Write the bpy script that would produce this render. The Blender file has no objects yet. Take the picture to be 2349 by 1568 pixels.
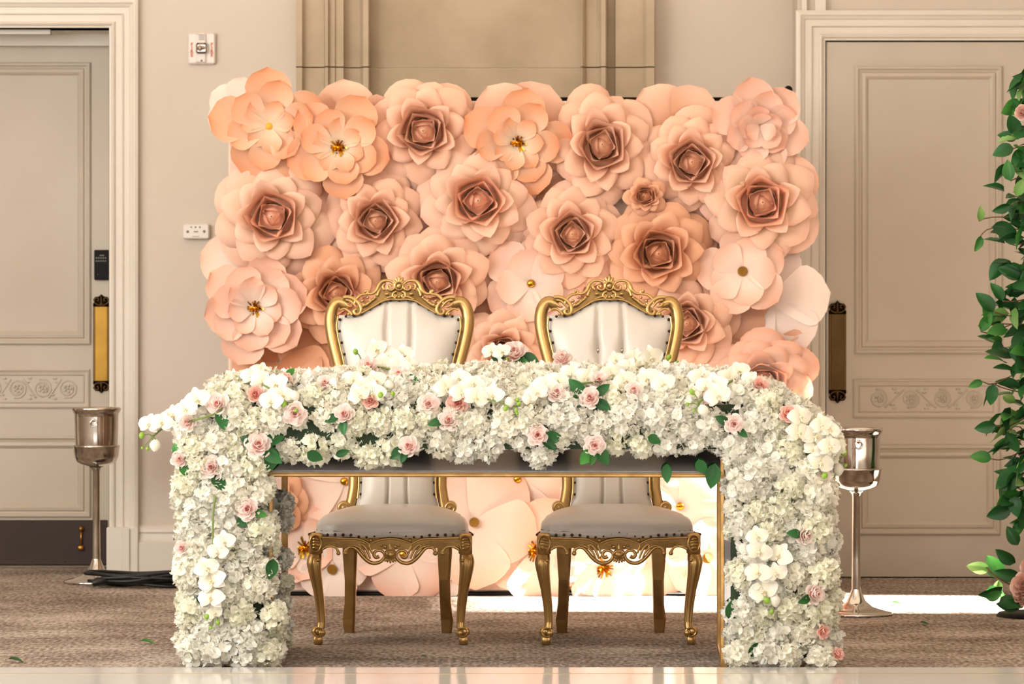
import bpy, math, random
from math import sin, cos, pi, sqrt, radians, exp, atan2
from mathutils import Vector, Matrix, Euler
random.seed(7)
R = random.Random(11)
SC = bpy.context.scene
COL = SC.collection

# ---------------------------------------------------------------- camera
F = 8500.0                      # focal length in pixels of the 2349 px wide frame
H = 1.10                        # eye height; horizon at pixel row 700
cam_d = bpy.data.cameras.new('camera')
cam = bpy.data.objects.new('camera', cam_d)
COL.objects.link(cam)
cam.location = (0, 0, H)
cam.rotation_euler = (radians(90), 0, 0)
cam_d.sensor_width = 36
cam_d.lens = 36 * F / 2349
cam_d.shift_y = -84 / 2349
cam_d.clip_end = 100
cam_d.dof.use_dof = True
cam_d.dof.focus_distance = 11.9
cam_d.dof.aperture_fstop = 6.5
SC.camera = cam

# ---------------------------------------------------------------- world, sun, window light, exposure
w = bpy.data.worlds.new('world')
SC.world = w
w.use_nodes = True
w.node_tree.nodes['Background'].inputs[0].default_value = (0.95, 0.97, 1.0, 1)
w.node_tree.nodes['Background'].inputs[1].default_value = 0.35

def light(name, kind, loc, energy, color, size=None, target=None, rot=None, spread=None):
    d = bpy.data.lights.new(name, kind)
    d.energy = energy
    d.color = color
    o = bpy.data.objects.new(name, d)
    COL.objects.link(o)
    o.location = loc
    if kind == 'AREA':
        d.shape = 'RECTANGLE'
        d.size, d.size_y = size
        if spread:
            d.spread = spread
    if target is not None:
        o.rotation_euler = (Vector(target) - Vector(loc)).to_track_quat('-Z', 'Y').to_euler()
    return o

SUN_DIR = Vector((-1.0, 0.05, -0.60)).normalized()
sun = light('sun', 'SUN', (8, 12, 6), 53.0, (1.0, 0.94, 0.87), target=Vector((8, 12, 6)) + SUN_DIR)
sun.data.angle = radians(1.6)
# daylight through the tall windows of the left wall, soft fill added from the high ceiling and from behind the photographer
light('window_light_left', 'AREA', (-5.35, 8.8, 2.3), 320, (1.0, 0.985, 0.955), (5.2, 2.4), target=(0.0, 12.8, 0.9))
light('window_light_rear', 'AREA', (-1.2, -2.3, 2.4), 150, (1.0, 0.98, 0.95), (6.0, 2.0), target=(0, 12, 1.0))  # added frontal fill; the wall behind it has no window
light('ceiling_daylight', 'AREA', (-0.8, 8.2, 3.8), 140, (0.99, 0.985, 0.97), (6.0, 4.0), target=(-0.4, 10.0, 0))  # added overhead fill; the ceiling above is closed
light('ceiling_lamps', 'AREA', (0.2, 12.9, 3.75), 30, (1.0, 0.76, 0.52), (7.5, 2.4), target=(0.5, 13.6, 0))

SC.view_settings.view_transform = 'Standard'
SC.view_settings.look = 'None'
SC.view_settings.gamma = 1
SC.view_settings.use_curve_mapping = False
SC.view_settings.exposure = 0.5
SC.cycles.use_denoising = True
SC.cycles.max_bounces = 8
SC.cycles.transparent_max_bounces = 8
SC.cycles.caustics_reflective = False
SC.cycles.caustics_refractive = False

# ---------------------------------------------------------------- helpers
def P(px, py, Y):
    s = F / Y
    return Vector(((px - 1174.5) / s, Y, H - (py - 700) / s))
def X(px, Y): return (px - 1174.5) * Y / F
def Z(py, Y): return H - (py - 700) * Y / F

def lin(c):
    if isinstance(c, str):
        c = tuple(int(c[i:i+2], 16) / 255 for i in (0, 2, 4))
    return tuple((x / 12.92 if x <= 0.04045 else ((x + 0.055) / 1.055) ** 2.4) for x in c[:3]) + (1,)

def nt(name):
    m = bpy.data.materials.new(name)
    m.use_nodes = True
    t = m.node_tree
    return m, t, t.nodes, t.links, t.nodes['Principled BSDF']

def mat(name, color, rough=0.5, metal=0.0, color2=None, nscale=8.0, stretch=(1, 1, 1), bump=0.0, bscale=None, detail=4, spec=0.5, coat=0.0, ramp=(0.35, 0.65)):
    m, t, N, L, b = nt(name)
    b.inputs['Roughness'].default_value = rough
    b.inputs['Metallic'].default_value = metal
    b.inputs['Specular IOR Level'].default_value = spec
    b.inputs['Coat Weight'].default_value = coat
    b.inputs['Base Color'].default_value = lin(color)
    tc = N.new('ShaderNodeTexCoord')
    mp = N.new('ShaderNodeMapping')
    mp.inputs['Scale'].default_value = stretch
    L.new(tc.outputs['Object'], mp.inputs[0])
    if color2:
        n = N.new('ShaderNodeTexNoise')
        n.inputs['Scale'].default_value = nscale
        n.inputs['Detail'].default_value = detail
        L.new(mp.outputs[0], n.inputs[0])
        r = N.new('ShaderNodeValToRGB')
        r.color_ramp.elements[0].position = ramp[0]
        r.color_ramp.elements[1].position = ramp[1]
        r.color_ramp.elements[0].color = lin(color)
        r.color_ramp.elements[1].color = lin(color2)
        L.new(n.outputs[0], r.inputs[0])
        L.new(r.outputs[0], b.inputs['Base Color'])
    if bump:
        n2 = N.new('ShaderNodeTexNoise')
        n2.inputs['Scale'].default_value = bscale or nscale
        n2.inputs['Detail'].default_value = 3
        L.new(mp.outputs[0], n2.inputs[0])
        bp = N.new('ShaderNodeBump')
        bp.inputs['Strength'].default_value = bump
        bp.inputs['Distance'].default_value = 0.01
        L.new(n2.outputs[0], bp.inputs['Height'])
        L.new(bp.outputs[0], b.inputs['Normal'])
    return m

def petal_mat(name, base, tip, rough=0.6, trans=0.25, var=0.06, p0=0.15, p1=0.9):
    """paper / silk petal: colour runs from base to tip along uv.y, some light passes through"""
    m, t, N, L, b = nt(name)
    out = N['Material Output']
    uv = N.new('ShaderNodeUVMap')
    sp = N.new('ShaderNodeSeparateXYZ')
    L.new(uv.outputs[0], sp.inputs[0])
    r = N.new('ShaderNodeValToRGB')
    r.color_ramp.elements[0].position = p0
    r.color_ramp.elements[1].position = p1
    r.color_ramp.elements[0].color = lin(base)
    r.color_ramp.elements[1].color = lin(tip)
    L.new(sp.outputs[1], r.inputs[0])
    oi = N.new('ShaderNodeObjectInfo')
    hs = N.new('ShaderNodeHueSaturation')
    mr = N.new('ShaderNodeMapRange')
    mr.inputs['To Min'].default_value = 1 - var
    mr.inputs['To Max'].default_value = 1 + var
    L.new(oi.outputs['Random'], mr.inputs[0])
    L.new(mr.outputs[0], hs.inputs['Value'])
    L.new(r.outputs[0], hs.inputs['Color'])
    L.new(hs.outputs[0], b.inputs['Base Color'])
    b.inputs['Roughness'].default_value = rough
    b.inputs['Specular IOR Level'].default_value = 0.25
    if trans:
        tr = N.new('ShaderNodeBsdfTranslucent')
        L.new(hs.outputs[0], tr.inputs[0])
        mx = N.new('ShaderNodeMixShader')
        mx.inputs[0].default_value = trans
        L.new(b.outputs[0], mx.inputs[1])
        L.new(tr.outputs[0], mx.inputs[2])
        L.new(mx.outputs[0], out.inputs[0])
    return m

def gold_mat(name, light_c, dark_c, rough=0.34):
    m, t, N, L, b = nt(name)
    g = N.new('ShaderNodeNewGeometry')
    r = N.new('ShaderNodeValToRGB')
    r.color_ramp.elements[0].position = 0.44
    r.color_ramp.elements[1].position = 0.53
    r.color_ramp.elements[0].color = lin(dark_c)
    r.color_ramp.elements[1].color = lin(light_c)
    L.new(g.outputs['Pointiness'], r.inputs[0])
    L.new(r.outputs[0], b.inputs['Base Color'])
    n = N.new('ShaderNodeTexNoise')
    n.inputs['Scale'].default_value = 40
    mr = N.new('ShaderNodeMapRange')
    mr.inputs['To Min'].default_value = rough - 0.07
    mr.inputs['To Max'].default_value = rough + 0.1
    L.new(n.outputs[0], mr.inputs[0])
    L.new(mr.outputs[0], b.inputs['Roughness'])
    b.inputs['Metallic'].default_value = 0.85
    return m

class MB:
    def __init__(s):
        s.v = []; s.f = []; s.uv = []
    def add(s, vs, fs, uvs=None):
        o = len(s.v)
        s.v += [tuple(q) for q in vs]
        s.uv += list(uvs) if uvs else [(0.5, 0.5)] * len(vs)
        s.f += [tuple(i + o for i in q) for q in fs]
        return s
    def box(s, x0, x1, y0, y1, z0, z1):
        v = [(x, y, z) for x in (x0, x1) for y in (y0, y1) for z in (z0, z1)]
        return s.add(v, [(0, 1, 3, 2), (4, 6, 7, 5), (0, 4, 5, 1), (2, 3, 7, 6), (0, 2, 6, 4), (1, 5, 7, 3)])
    def bbox(s, x0, x1, y0, y1, z0, z1, c=0.004):
        """box whose edges are chamfered by c"""
        v = []; 
        for zz, k in ((z0, c), (z0 + c, 0), (z1 - c, 0), (z1, c)):
            a = [x0 + k, x1 - k, y0 + k, y1 - k]
            v += [(a[0] + c, a[2], zz), (a[1] - c, a[2], zz), (a[1], a[2] + c, zz), (a[1], a[3] - c, zz), (a[1] - c, a[3], zz), (a[0] + c, a[3], zz), (a[0], a[3] - c, zz), (a[0], a[2] + c, zz)]
        f = [tuple(range(7, -1, -1)), tuple(range(24, 32))]
        for r in range(3):
            f += [(r*8+i, r*8+(i+1) % 8, r*8+8+(i+1) % 8, r*8+8+i) for i in range(8)]
        return s.add(v, f)
    def prism(s, poly, y0, y1):
        """poly in (x,z); extruded along y"""
        n = len(poly)
        v = [(x, y0, z) for x, z in poly] + [(x, y1, z) for x, z in poly]
        f = [tuple(range(n)), tuple(range(2*n-1, n-1, -1))] + [(i, i + n, (i+1) % n + n, (i+1) % n) for i in range(n)]
        return s.add(v, f)
    def tube(s, pts, rad, n=8, caps=True, flat=1.0, smooth=0, closed=False):
        pts = [Vector(p) for p in pts]
        if not hasattr(rad, '__len__'):
            rad = [rad] * len(pts)
        if smooth:
            pts, rad = spline(pts, rad, smooth)
        m = len(pts)
        v = []
        up = None
        for i, p in enumerate(pts):
            if closed:
                d = pts[(i+1) % m] - pts[i-1]
            else:
                d = pts[min(i+1, m-1)] - pts[max(i-1, 0)]
            if d.length < 1e-9: d = Vector((0, 0, 1))
            d.normalize()
            if up is None:
                up = Vector((0, 1, 0)) if abs(d.y) < 0.9 else Vector((1, 0, 0))
            a = (up - d * up.dot(d))
            if a.length < 1e-6: a = d.orthogonal()
            a.normalize(); up = a
            b = d.cross(a)
            for k in range(n):
                t = 2 * pi * k / n
                v.append(p + a * (cos(t) * rad[i] * flat) + b * (sin(t) * rad[i]))
        f = []
        for i in range(m if closed else m - 1):
            j = (i + 1) % m
            for k in range(n):
                k2 = (k + 1) % n
                f.append((i*n+k, i*n+k2, j*n+k2, j*n+k))
        if caps and not closed:
            f.append(tuple(range(n-1, -1, -1)))
            f.append(tuple((m-1)*n + k for k in range(n)))
        return s.add(v, f)
    def lathe(s, prof, n=24, c=(0, 0), sx=1.0):
        """prof of (radius, z)"""
        v = [(c[0] + r * cos(2*pi*k/n) * sx, c[1] + r * sin(2*pi*k/n), z) for r, z in prof for k in range(n)]
        f = [(i*n+k, i*n+(k+1) % n, (i+1)*n+(k+1) % n, (i+1)*n+k) for i in range(len(prof)-1) for k in range(n)]
        return s.add(v, f)
    def ball(s, c, r, n=10, m=6, sc=(1, 1, 1)):
        v = []; 
        for i in range(m + 1):
            t = pi * i / m
            for k in range(n):
                a = 2 * pi * k / n
                v.append((c[0] + r*sc[0]*sin(t)*cos(a), c[1] + r*sc[1]*sin(t)*sin(a), c[2] + r*sc[2]*cos(t)))
        f = [(i*n+k, (i+1)*n+k, (i+1)*n+(k+1) % n, i*n+(k+1) % n) for i in range(m) for k in range(n)]
        return s.add(v, f)
    def grid(s, fn, nu, nv, close=False):
        v = []; uv = []
        for i in range(nu + 1):
            for j in range(nv + 1):
                a, b = i / nu, j / nv
                v.append(fn(a, b)); uv.append((b, a))
        f = [(i*(nv+1)+j, i*(nv+1)+j+1, (i+1)*(nv+1)+j+1, (i+1)*(nv+1)+j) for i in range(nu) for j in range(nv)]
        return s.add(v, f, uv)
    def xf(s, M, start=0):
        for i in range(start, len(s.v)):
            s.v[i] = tuple(M @ Vector(s.v[i]))
        return s
    def mesh(s, name, m, smooth=True):
        me = bpy.data.meshes.new(name)
        me.from_pydata(s.v, [], s.f)
        ul = me.uv_layers.new(name='uv')
        vi = [0] * len(me.loops)
        me.loops.foreach_get('vertex_index', vi)
        flat = []
        for i in vi:
            flat += s.uv[i]
        ul.data.foreach_set('uv', flat)
        me.polygons.foreach_set('use_smooth', [smooth] * len(me.polygons))
        if m: me.materials.append(m)
        me.update()
        return me
    def build(s, name, m, parent=None, smooth=True, loc=None, rot=None, sharp=None, **kw):
        me = s.mesh(name, m, smooth)
        if smooth and sharp:
            me.set_sharp_from_angle(angle=radians(sharp))
        return put(name, me, parent, loc, rot, **kw)

def spline(pts, rad, k):
    P_ = []; R_ = []
    n = len(pts)
    for i in range(n - 1):
        p0, p1, p2, p3 = pts[max(i-1, 0)], pts[i], pts[i+1], pts[min(i+2, n-1)]
        for q in range(k):
            t = q / k
            P_.append(0.5 * ((2*p1) + (p2-p0)*t + (2*p0-5*p1+4*p2-p3)*t*t + (3*p1-p0-3*p2+p3)*t**3))
            R_.append(rad[i] + (rad[i+1]-rad[i]) * t)
    P_.append(pts[-1]); R_.append(rad[-1])
    return P_, R_

def put(name, me, parent=None, loc=None, rot=None, scale=None, label=None, cat=None, group=None, kind=None):
    o = bpy.data.objects.new(name, me)
    COL.objects.link(o)
    if parent: o.parent = parent
    if loc is not None: o.location = loc
    if rot is not None: o.rotation_euler = rot
    if scale is not None: o.scale = scale if hasattr(scale, '__len__') else (scale,) * 3
    if label: o['label'] = label
    if cat: o['category'] = cat
    if group: o['group'] = group
    if kind: o['kind'] = kind
    return o
def thing(name, label, cat, loc=(0, 0, 0), rot=(0, 0, 0), group=None, scale=None, kind=None):
    return put(name, None, None, loc, rot, scale, label, cat, group, kind)

# ---------------------------------------------------------------- materials
M_wall = mat('wall_paint', 'c9bbab', 0.55, color2='c3b5a3', nscale=1.3, bump=0.04, bscale=120)
M_trim = mat('trim_paint', 'd4cabb', 0.42, color2='cfc4b4', nscale=2)
M_door = mat('door_paint', 'baad9c', 0.5, color2='b3a592', nscale=1.6)
M_stone = mat('limestone', 'b6a389', 0.75, color2='a39075', nscale=3.5, bump=0.25, bscale=30, detail=8, ramp=(0.4, 0.75))
M_carpet = None
M_white_floor = mat('dance_floor_laminate', 'cfccc8', 0.09, color2='c9c5c0', nscale=1.5, spec=0.3)
M_gold_line = mat('gold_inlay', 'c9a45c', 0.3, 0.6)
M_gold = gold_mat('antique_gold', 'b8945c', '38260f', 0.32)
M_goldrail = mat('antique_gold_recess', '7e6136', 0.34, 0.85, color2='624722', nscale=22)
M_goldleg = mat('antique_gold_plain', 'a98450', 0.36, 0.85, color2='8d6a3c', nscale=14)
M_goldflat = mat('gold_trim', 'c59d63', 0.28, 0.9, color2='a8824c', nscale=20)
M_foil = mat('gold_foil', 'c9962f', 0.2, 1.0)
M_yellow = mat('yellow_centre', 'd9a02e', 0.6)
M_glit = mat('gold_glitter', 'b88a35', 0.4, 0.7, color2='8a6424', nscale=120, bump=0.6, bscale=200)
M_leather = mat('white_leatherette', 'd3c9bd', 0.33, color2='cec3b6', nscale=5, bump=0.05, bscale=180)
M_seat = mat('seat_leatherette', 'c2bab1', 0.33, color2='bcb3a9', nscale=5, bump=0.05, bscale=180)
M_mirror = mat('mirror_glass', 'b9b6b6', 0.03, 1.0)
M_silver = mat('bevel_strip', 'cfc8c0', 0.12, 1.0)
M_bucket = mat('polished_silver', 'dcd6cf', 0.11, 1.0, color2='c3bbb2', nscale=9, bump=0.03, bscale=12)
M_brass = mat('aged_brass_plate', '8a6a2c', 0.38, 0.8, color2='6b4d20', nscale=9)
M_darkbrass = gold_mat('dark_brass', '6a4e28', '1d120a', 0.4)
M_kick = mat('kick_plate', '3b2a1c', 0.4, 0.0, color2='32231a', nscale=3, spec=0.25)
M_black = mat('black_plastic', '0f0c0a', 0.5, spec=0.12)
M_blackrub = mat('black_rubber', '0d0c0b', 0.45)
M_whiteplas = mat('white_plastic', 'ddd3c8', 0.4)
M_clear = mat('strobe_lens', 'b5aaa0', 0.08, 0.9)
M_red = mat('red_print', 'c2542c', 0.5)
M_greyprint = mat('grey_print', '6d655e', 0.5)
M_nail = mat('dark_nail', '4a3426', 0.3, 0.9)
M_panel = mat('panel_fabric', 'efd0bb', 0.8, color2='eac7b0', nscale=3, bump=0.1, bscale=60)
M_foam = mat('floral_backing_green', '2b3a22', 0.9, color2='1c2817', nscale=20, bump=0.5)
M_grey_sheet = mat('grey_drape', 'b9b4ae', 0.9)
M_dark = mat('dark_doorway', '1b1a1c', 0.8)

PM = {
 'deep':  petal_mat('paper_deep_peach', 'c47f57', 'e2aa88', trans=0.07),  # darker base paints in the shade where petals overlap
 'mid':   petal_mat('paper_mid_peach', 'c98861', 'ecbca0', trans=0.08),  # base toned down as painted shade between petal layers
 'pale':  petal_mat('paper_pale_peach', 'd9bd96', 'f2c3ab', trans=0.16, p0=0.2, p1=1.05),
 'warm':  petal_mat('paper_orange_tip', 'efd0b1', 'eb9f73', trans=0.22, p0=0.35, p1=1.1),  # orange tint painted in for light glowing through the paper
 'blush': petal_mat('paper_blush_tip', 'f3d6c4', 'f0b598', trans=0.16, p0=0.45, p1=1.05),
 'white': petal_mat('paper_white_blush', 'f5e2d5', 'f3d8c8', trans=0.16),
 'flat':  petal_mat('paper_flat_peach', 'ce936e', 'ecbda2', trans=0.08),  # darker base again stands in for shade at the petal roots
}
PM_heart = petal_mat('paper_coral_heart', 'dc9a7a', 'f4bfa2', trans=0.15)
S_white = petal_mat('silk_warm_white', 'efefd2', 'fdf9ec', trans=0.48, var=0.03, p0=0.0, p1=0.5)
S_cream = petal_mat('silk_cream', 'ebecc8', 'fcf9e8', trans=0.48, var=0.03, p0=0.0, p1=0.55)
S_cool = petal_mat('silk_cool_white', 'f0f0dc', 'fbf8ee', trans=0.48, var=0.03, p0=0.0, p1=0.5)
S_pink = petal_mat('silk_pink', 'f9c3b5', 'fff0ea', trans=0.42, p0=0.05, p1=0.5, var=0.04)
S_coral = petal_mat('silk_coral', 'ee9d86', 'f9d2c5', trans=0.35, p0=0.05, p1=0.6, var=0.04)
S_orchid = petal_mat('silk_orchid', 'efe9d2', 'f1ede5', trans=0.3, var=0.02)
S_lip = mat('orchid_lip_yellow', 'e6b93c', 0.5)
G_leaf = petal_mat('leaf_dark_green', '1f4a22', '2c6030', rough=0.35, trans=0.12, var=0.25)
G_leaf2 = petal_mat('leaf_mid_green', '2f6b2b', '4c8a3c', rough=0.35, trans=0.25, var=0.2)
G_leaf3 = petal_mat('leaf_light_green', '6d9a4c', '93b86e', rough=0.4, trans=0.3, var=0.15)
G_bud = mat('bud_green', '86a832', 0.4, color2='6f9428', nscale=30)
G_stem = mat('stem_green', '6a7c35', 0.5)
G_twig = mat('twig_brown', '6b5134', 0.7)
B_rose = petal_mat('blush_garden_rose', 'd9a08e', 'ecc9ba', trans=0.3)

# carpet
def carpet():
    m, t, N, L, b = nt('brown_carpet')
    tc = N.new('ShaderNodeTexCoord')
    def noise(sc, st, det):
        mp = N.new('ShaderNodeMapping'); mp.inputs['Scale'].default_value = st
        L.new(tc.outputs['Object'], mp.inputs[0])
        n = N.new('ShaderNodeTexNoise'); n.inputs['Scale'].default_value = sc; n.inputs['Detail'].default_value = det
        L.new(mp.outputs[0], n.inputs[0]); return n
    a = noise(2.2, (1, 1.2, 1), 5)
    c = noise(75, (1.0, 0.30, 1), 5)
    mx = N.new('ShaderNodeMath'); mx.operation = 'MULTIPLY_ADD'
    mx.inputs[1].default_value = 0.6
    L.new(c.outputs[0], mx.inputs[0])
    m2 = N.new('ShaderNodeMath'); m2.operation = 'MULTIPLY'; m2.inputs[1].default_value = 0.45
    L.new(a.outputs[0], m2.inputs[0]); L.new(m2.outputs[0], mx.inputs[2])
    r = N.new('ShaderNodeValToRGB')
    r.color_ramp.elements[0].position = 0.40; r.color_ramp.elements[1].position = 0.66
    r.color_ramp.elements[0].color = lin('615247'); r.color_ramp.elements[1].color = lin('bbad9f')
    e = r.color_ramp.elements.new(0.52); e.color = lin('908072')
    L.new(mx.outputs[0], r.inputs[0]); L.new(r.outputs[0], b.inputs['Base Color'])
    b.inputs['Roughness'].default_value = 0.95
    b.inputs['Specular IOR Level'].default_value = 0.15
    bp = N.new('ShaderNodeBump'); bp.inputs['Strength'].default_value = 0.5; bp.inputs['Distance'].default_value = 0.006
    L.new(c.outputs[0], bp.inputs['Height']); L.new(bp.outputs[0], b.inputs['Normal'])
    return m
M_carpet = carpet()

# ================================================================= THE SETTING
YW = 15.2        # main back wall plane
YR = 14.95       # right hand section, a little nearer
CEIL = 3.9
MB().box(-5.6, 5.6, -3.0, 16.6, -0.12, 0.0).build('floor', M_carpet, kind='structure', smooth=False)
MB().box(-5.6, 5.6, -3.0, 16.6, CEIL, CEIL + 0.1).build('ceiling', mat('ceiling_paint', 'e6ddd0', 0.8), kind='structure', smooth=False)
fl = thing('floor_dance', 'glossy white dance floor with thin gold border line along the carpet', 'dance floor')
MB().bbox(-3.6, 3.6, -2.85, 11.15, 0.0, 0.012, 0.003).build('floor_panel', M_white_floor, fl, smooth=False)
MB().box(-3.4, 3.4, 10.945, 10.957, 0.012, 0.0126).build('gold_line', M_gold_line, fl, smooth=False, label='thin gold border line')

# back wall with an opening for the recessed left door
lx0, lx1 = X(-330, YW), X(250, YW)
lz = Z(65, YW)
wb = MB()
wb.box(-5.6, lx0, YW, YW + 0.12, 0, CEIL)
wb.box(lx0, lx1, YW, YW + 0.12, lz, CEIL)
wb.box(lx1, X(1829, YR) + 0.02, YW, YW + 0.12, 0, CEIL)
wb.build('wall_back', M_wall, kind='structure', smooth=False)
wr = MB()
xr = X(1829, YR)
wr.box(xr, X(1893, YR), YR, YW + 0.3, 0, CEIL)
wr.box(X(1893, YR), 5.6, YR, YW + 0.3, Z(93, YR), CEIL)
wr.box(X(2620, YR), 5.6, YR, YW + 0.3, 0, Z(93, YR))
wr.build('wall_back_right', M_wall, kind='structure', smooth=False)
# reveal of the left doorway
rv = MB()
rv.box(lx1, lx1 + 0.1, YW, 15.75, 0, lz + 0.1)
rv.box(lx0 - 0.1, lx0, YW, 15.75, 0, lz + 0.1)
rv.box(lx0, lx1, YW, 15.75, lz, lz + 0.1)
rv.build('trim_1', M_trim, kind='structure', smooth=False)
bt = MB()
bt.box(lx0, lx1 - 0.25, YW + 0.07, YW + 0.13, lz - 0.018, lz)
bt.box(lx0, lx1, YW + 0.30, YW + 0.42, lz - 0.05, lz)
bt.build('door_stop', M_trim, bpy.data.objects['trim_1'], smooth=False)

def ring_mold(mb, x0, x1, z0, z1, Y, prof, fill=True, open_bottom=False):
    """moulding round a rectangle; prof = (inset, height out of plane)"""
    rings = []
    for d, h in prof:
        a = [(x0 + d, Y - h, z0 + (0 if open_bottom else d)), (x0 + d, Y - h, z1 - d), (x1 - d, Y - h, z1 - d), (x1 - d, Y - h, z0 + (0 if open_bottom else d))]
        rings.append(a)
    v = [q for r in rings for q in r]
    f = []
    for i in range(len(rings) - 1):
        for k in range(3 if open_bottom else 4):
            f.append((i*4+k, i*4+(k+1) % 4, (i+1)*4+(k+1) % 4, (i+1)*4+k))
    if fill:
        n = (len(rings) - 1) * 4
        f.append((n, n+1, n+2, n+3))
    return mb.add(v, f)

CAS = [(0, 0), (0, .030), (.012, .034), (.018, .034), (.024, .028), (.034, .022), (.038, .016), (.060, .016), (.062, .022), (.064, .022), (.068, .012), (.094, .012), (.096, .018), (.102, .022), (.108, .018), (.112, .010), (.120, .008), (.120, 0)]
# left casing
c1 = MB(); cw = 0.122
ring_mold(c1, lx0 - cw, lx1 + cw, Z(1208, YW), lz + cw, YW, CAS, False, True)
oc = c1.build('trim_2', M_trim, kind='structure', smooth=False)
pl = MB(); pl.bbox(lx1 - 0.006, lx1 + cw + 0.002, YW - 0.042, YW, 0, Z(1208, YW), 0.003)
pl.bbox(lx1 + 0.055, lx1 + 0.09, YW - 0.050, YW - 0.04, 0.0, Z(1208, YW) - 0.004, 0.003)
pl.build('plinth_block', M_trim, oc, smooth=False)
# right casing
c2 = MB(); rx0 = X(1893, YR); rx1 = X(2620, YR); rz = Z(93, YR)
ring_mold(c2, rx0 - .120, rx1 + .120, 0, rz + .120, YR, CAS, False, True)
o = c2.build('trim_3', M_trim, kind='structure', smooth=False)
v = MB()
v.box(X(1838, YR), X(1850, YR), YR - .02, YR, rz + .12, CEIL)
v.box(X(1868, YR), X(1893, YR), YR - .028, YR, rz + .12, CEIL)
v.build('pilaster_strip', M_trim, o, smooth=False)

BAS = [(0, .0), (.0, .030), (.012, .034), (.13, .034), (.135, .026), (.145, .020), (.165, .016), (.172, .022), (.185, .020), (.195, .010), (.2, 0)]
def baseboard(name, x0, x1, Y, n=1):
    b = MB()
    v = [(x, Y - h, z) for z, h in BAS for x in (x0, x1)]
    b.add(v, [(i*2, i*2+1, i*2+3, i*2+2) for i in range(len(BAS) - 1)])
    b.add([(x0, Y - h, z) for z, h in BAS], [tuple(range(len(BAS)))])
    b.add([(x1, Y - h, z) for z, h in BAS], [tuple(range(len(BAS)))])
    return b.build(name, M_trim, kind='structure', smooth=False)
baseboard('baseboard_back', lx1 + cw, X(679, YW), YW)
baseboard('baseboard_right', X(1502, YW), xr, YW)

# doors
def scroll_frieze(mb, x0, x1, z0, z1, Y, n, r=0.0036):
    """raised vine of scrolls running along a flat frieze"""
    h = (z1 - z0) / 2; zc = (z0 + z1) / 2
    step = (x1 - x0) / n
    for i in range(n):
        cx = x0 + step * (i + .5)
        sg = 1 if i % 2 else -1
        mb.tube([(cx + cos(a) * h * .78 * k, Y - .002, zc + sin(a) * h * .78 * k * sg) for a, k in [(-pi * .6 + t * pi * .22, 1 - t * .035) for t in range(14)]], r, 5)
        for k in range(5):
            a = k * 2 * pi / 5
            mb.ball((cx + cos(a) * h * .26, Y - .002, zc + sin(a) * h * .26), r * 1.9, 6, 4, (1, .6, 1))
        mb.ball((cx, Y - .003, zc), r * 1.5, 6, 4)
        if i < n - 1:
            mb.tube([(cx + h * .5, Y - .002, zc + sg * h * .75), (cx + step * .5, Y - .002, zc), (cx + step - h * .5, Y - .002, zc - sg * h * .75)], r, 5, smooth=4)
            for dx, dz in ((-.18, .5), (.18, -.5), (.0, .8), (0, -.8)):
                mb.ball((cx + step * .5 + dx * h, Y - .002, zc + dz * h * sg), r * 1.7, 6, 4, (1.6, .5, .8))
    return mb

PAN = [(0, 0), (.000, .008), (.006, .013), (.012, .013), (.018, .006), (.026, .003), (.030, .010), (.042, .012), (.050, .006), (.058, -.004), (.062, -.006), (.074, -.006), (.078, -.001)]
PANS = [(0, 0), (0, .006), (.006, .010), (.012, .006), (.020, .004), (.024, .007), (.028, .001)]
def make_door(n, x0, x1, z1, Y, panels, frieze):
    d = MB().box(x0, x1, Y, Y + .045, 0.006, z1).build('door_%d' % n, M_door, kind='structure', smooth=False)
    for (a, b, c, e) in panels:
        m = ring_mold(MB(), X(a, Y), X(b, Y), Z(e, Y), Z(c, Y), Y, PAN)
        m.build('door_panel', M_door, d, smooth=False)
    a, b, c, e, k = frieze
    m = ring_mold(MB(), X(a, Y), X(b, Y), Z(e, Y), Z(c, Y), Y, PANS)
    m.build('frieze_panel', M_door, d, smooth=False)
    scroll_frieze(MB(), X(a + 22, Y), X(b - 22, Y), Z(e - 16, Y), Z(c + 16, Y), Y, k).build('carved_scrollwork', M_door, d)
    return d
YD = 15.56
d1 = make_door(1, X(-330, YW) + .004, X(262, YW), Z(84, YD), YD, [(-300, 208, 143, 790), (-300, 208, 998, 1186)], (-300, 206, 846, 936, 8))
d2 = make_door(2, rx0 + .004, rx1 - .004, Z(96, YR), YR + .002, [(1961, 2299, 151, 811), (1961, 2294, 1020, 1226)], (1957, 2292, 870, 958, 4))
# dark gap round the right door
g = MB(); g.box(rx0 - .001, rx0 + .004, YR - .004, YR + .002, 0, Z(94, YR)); g.box(rx0, rx1, YR - .004, YR + .002, Z(96, YR), Z(93, YR))
g.build('door_gap', M_black, d2, smooth=False)
# kick plate with bolt, threshold, keypad, push plates
kp = MB().bbox(X(-290, YD), X(247, YD), YD - .006, YD, Z(1294, YD), Z(1192, YD), .002).build('kick_plate', M_kick, d1, smooth=False, label='dark bronze kick plate')
sc = MB()
for px in (-60, 74, 150, 230):
    for py in (1197, 1288):
        sc.ball(P(px, py, YD - .006), .0035, 6, 4)
sc.build('screw', M_nail, kp)
bo = MB()
bo.ball(P(186, 1212, YD - .02), .011, 10, 6); bo.tube([P(186, 1215, YD - .015), P(186, 1254, YD - .015)], [.006, .004], 8)
bo.bbox(X(180, YD), X(193, YD), YD - .02, YD - .006, Z(1262, YD), Z(1250, YD), .002)
bo.build('foot_bolt', mat('worn_brass', '9a6b2e', .3, .9), d1, label='small brass foot bolt')
MB().bbox(X(-290, YD), X(249, YD), YD - .05, YD + .04, 0.0, .012, .003).build('threshold', M_silver, d1, smooth=False, label='metal threshold strip')
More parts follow.
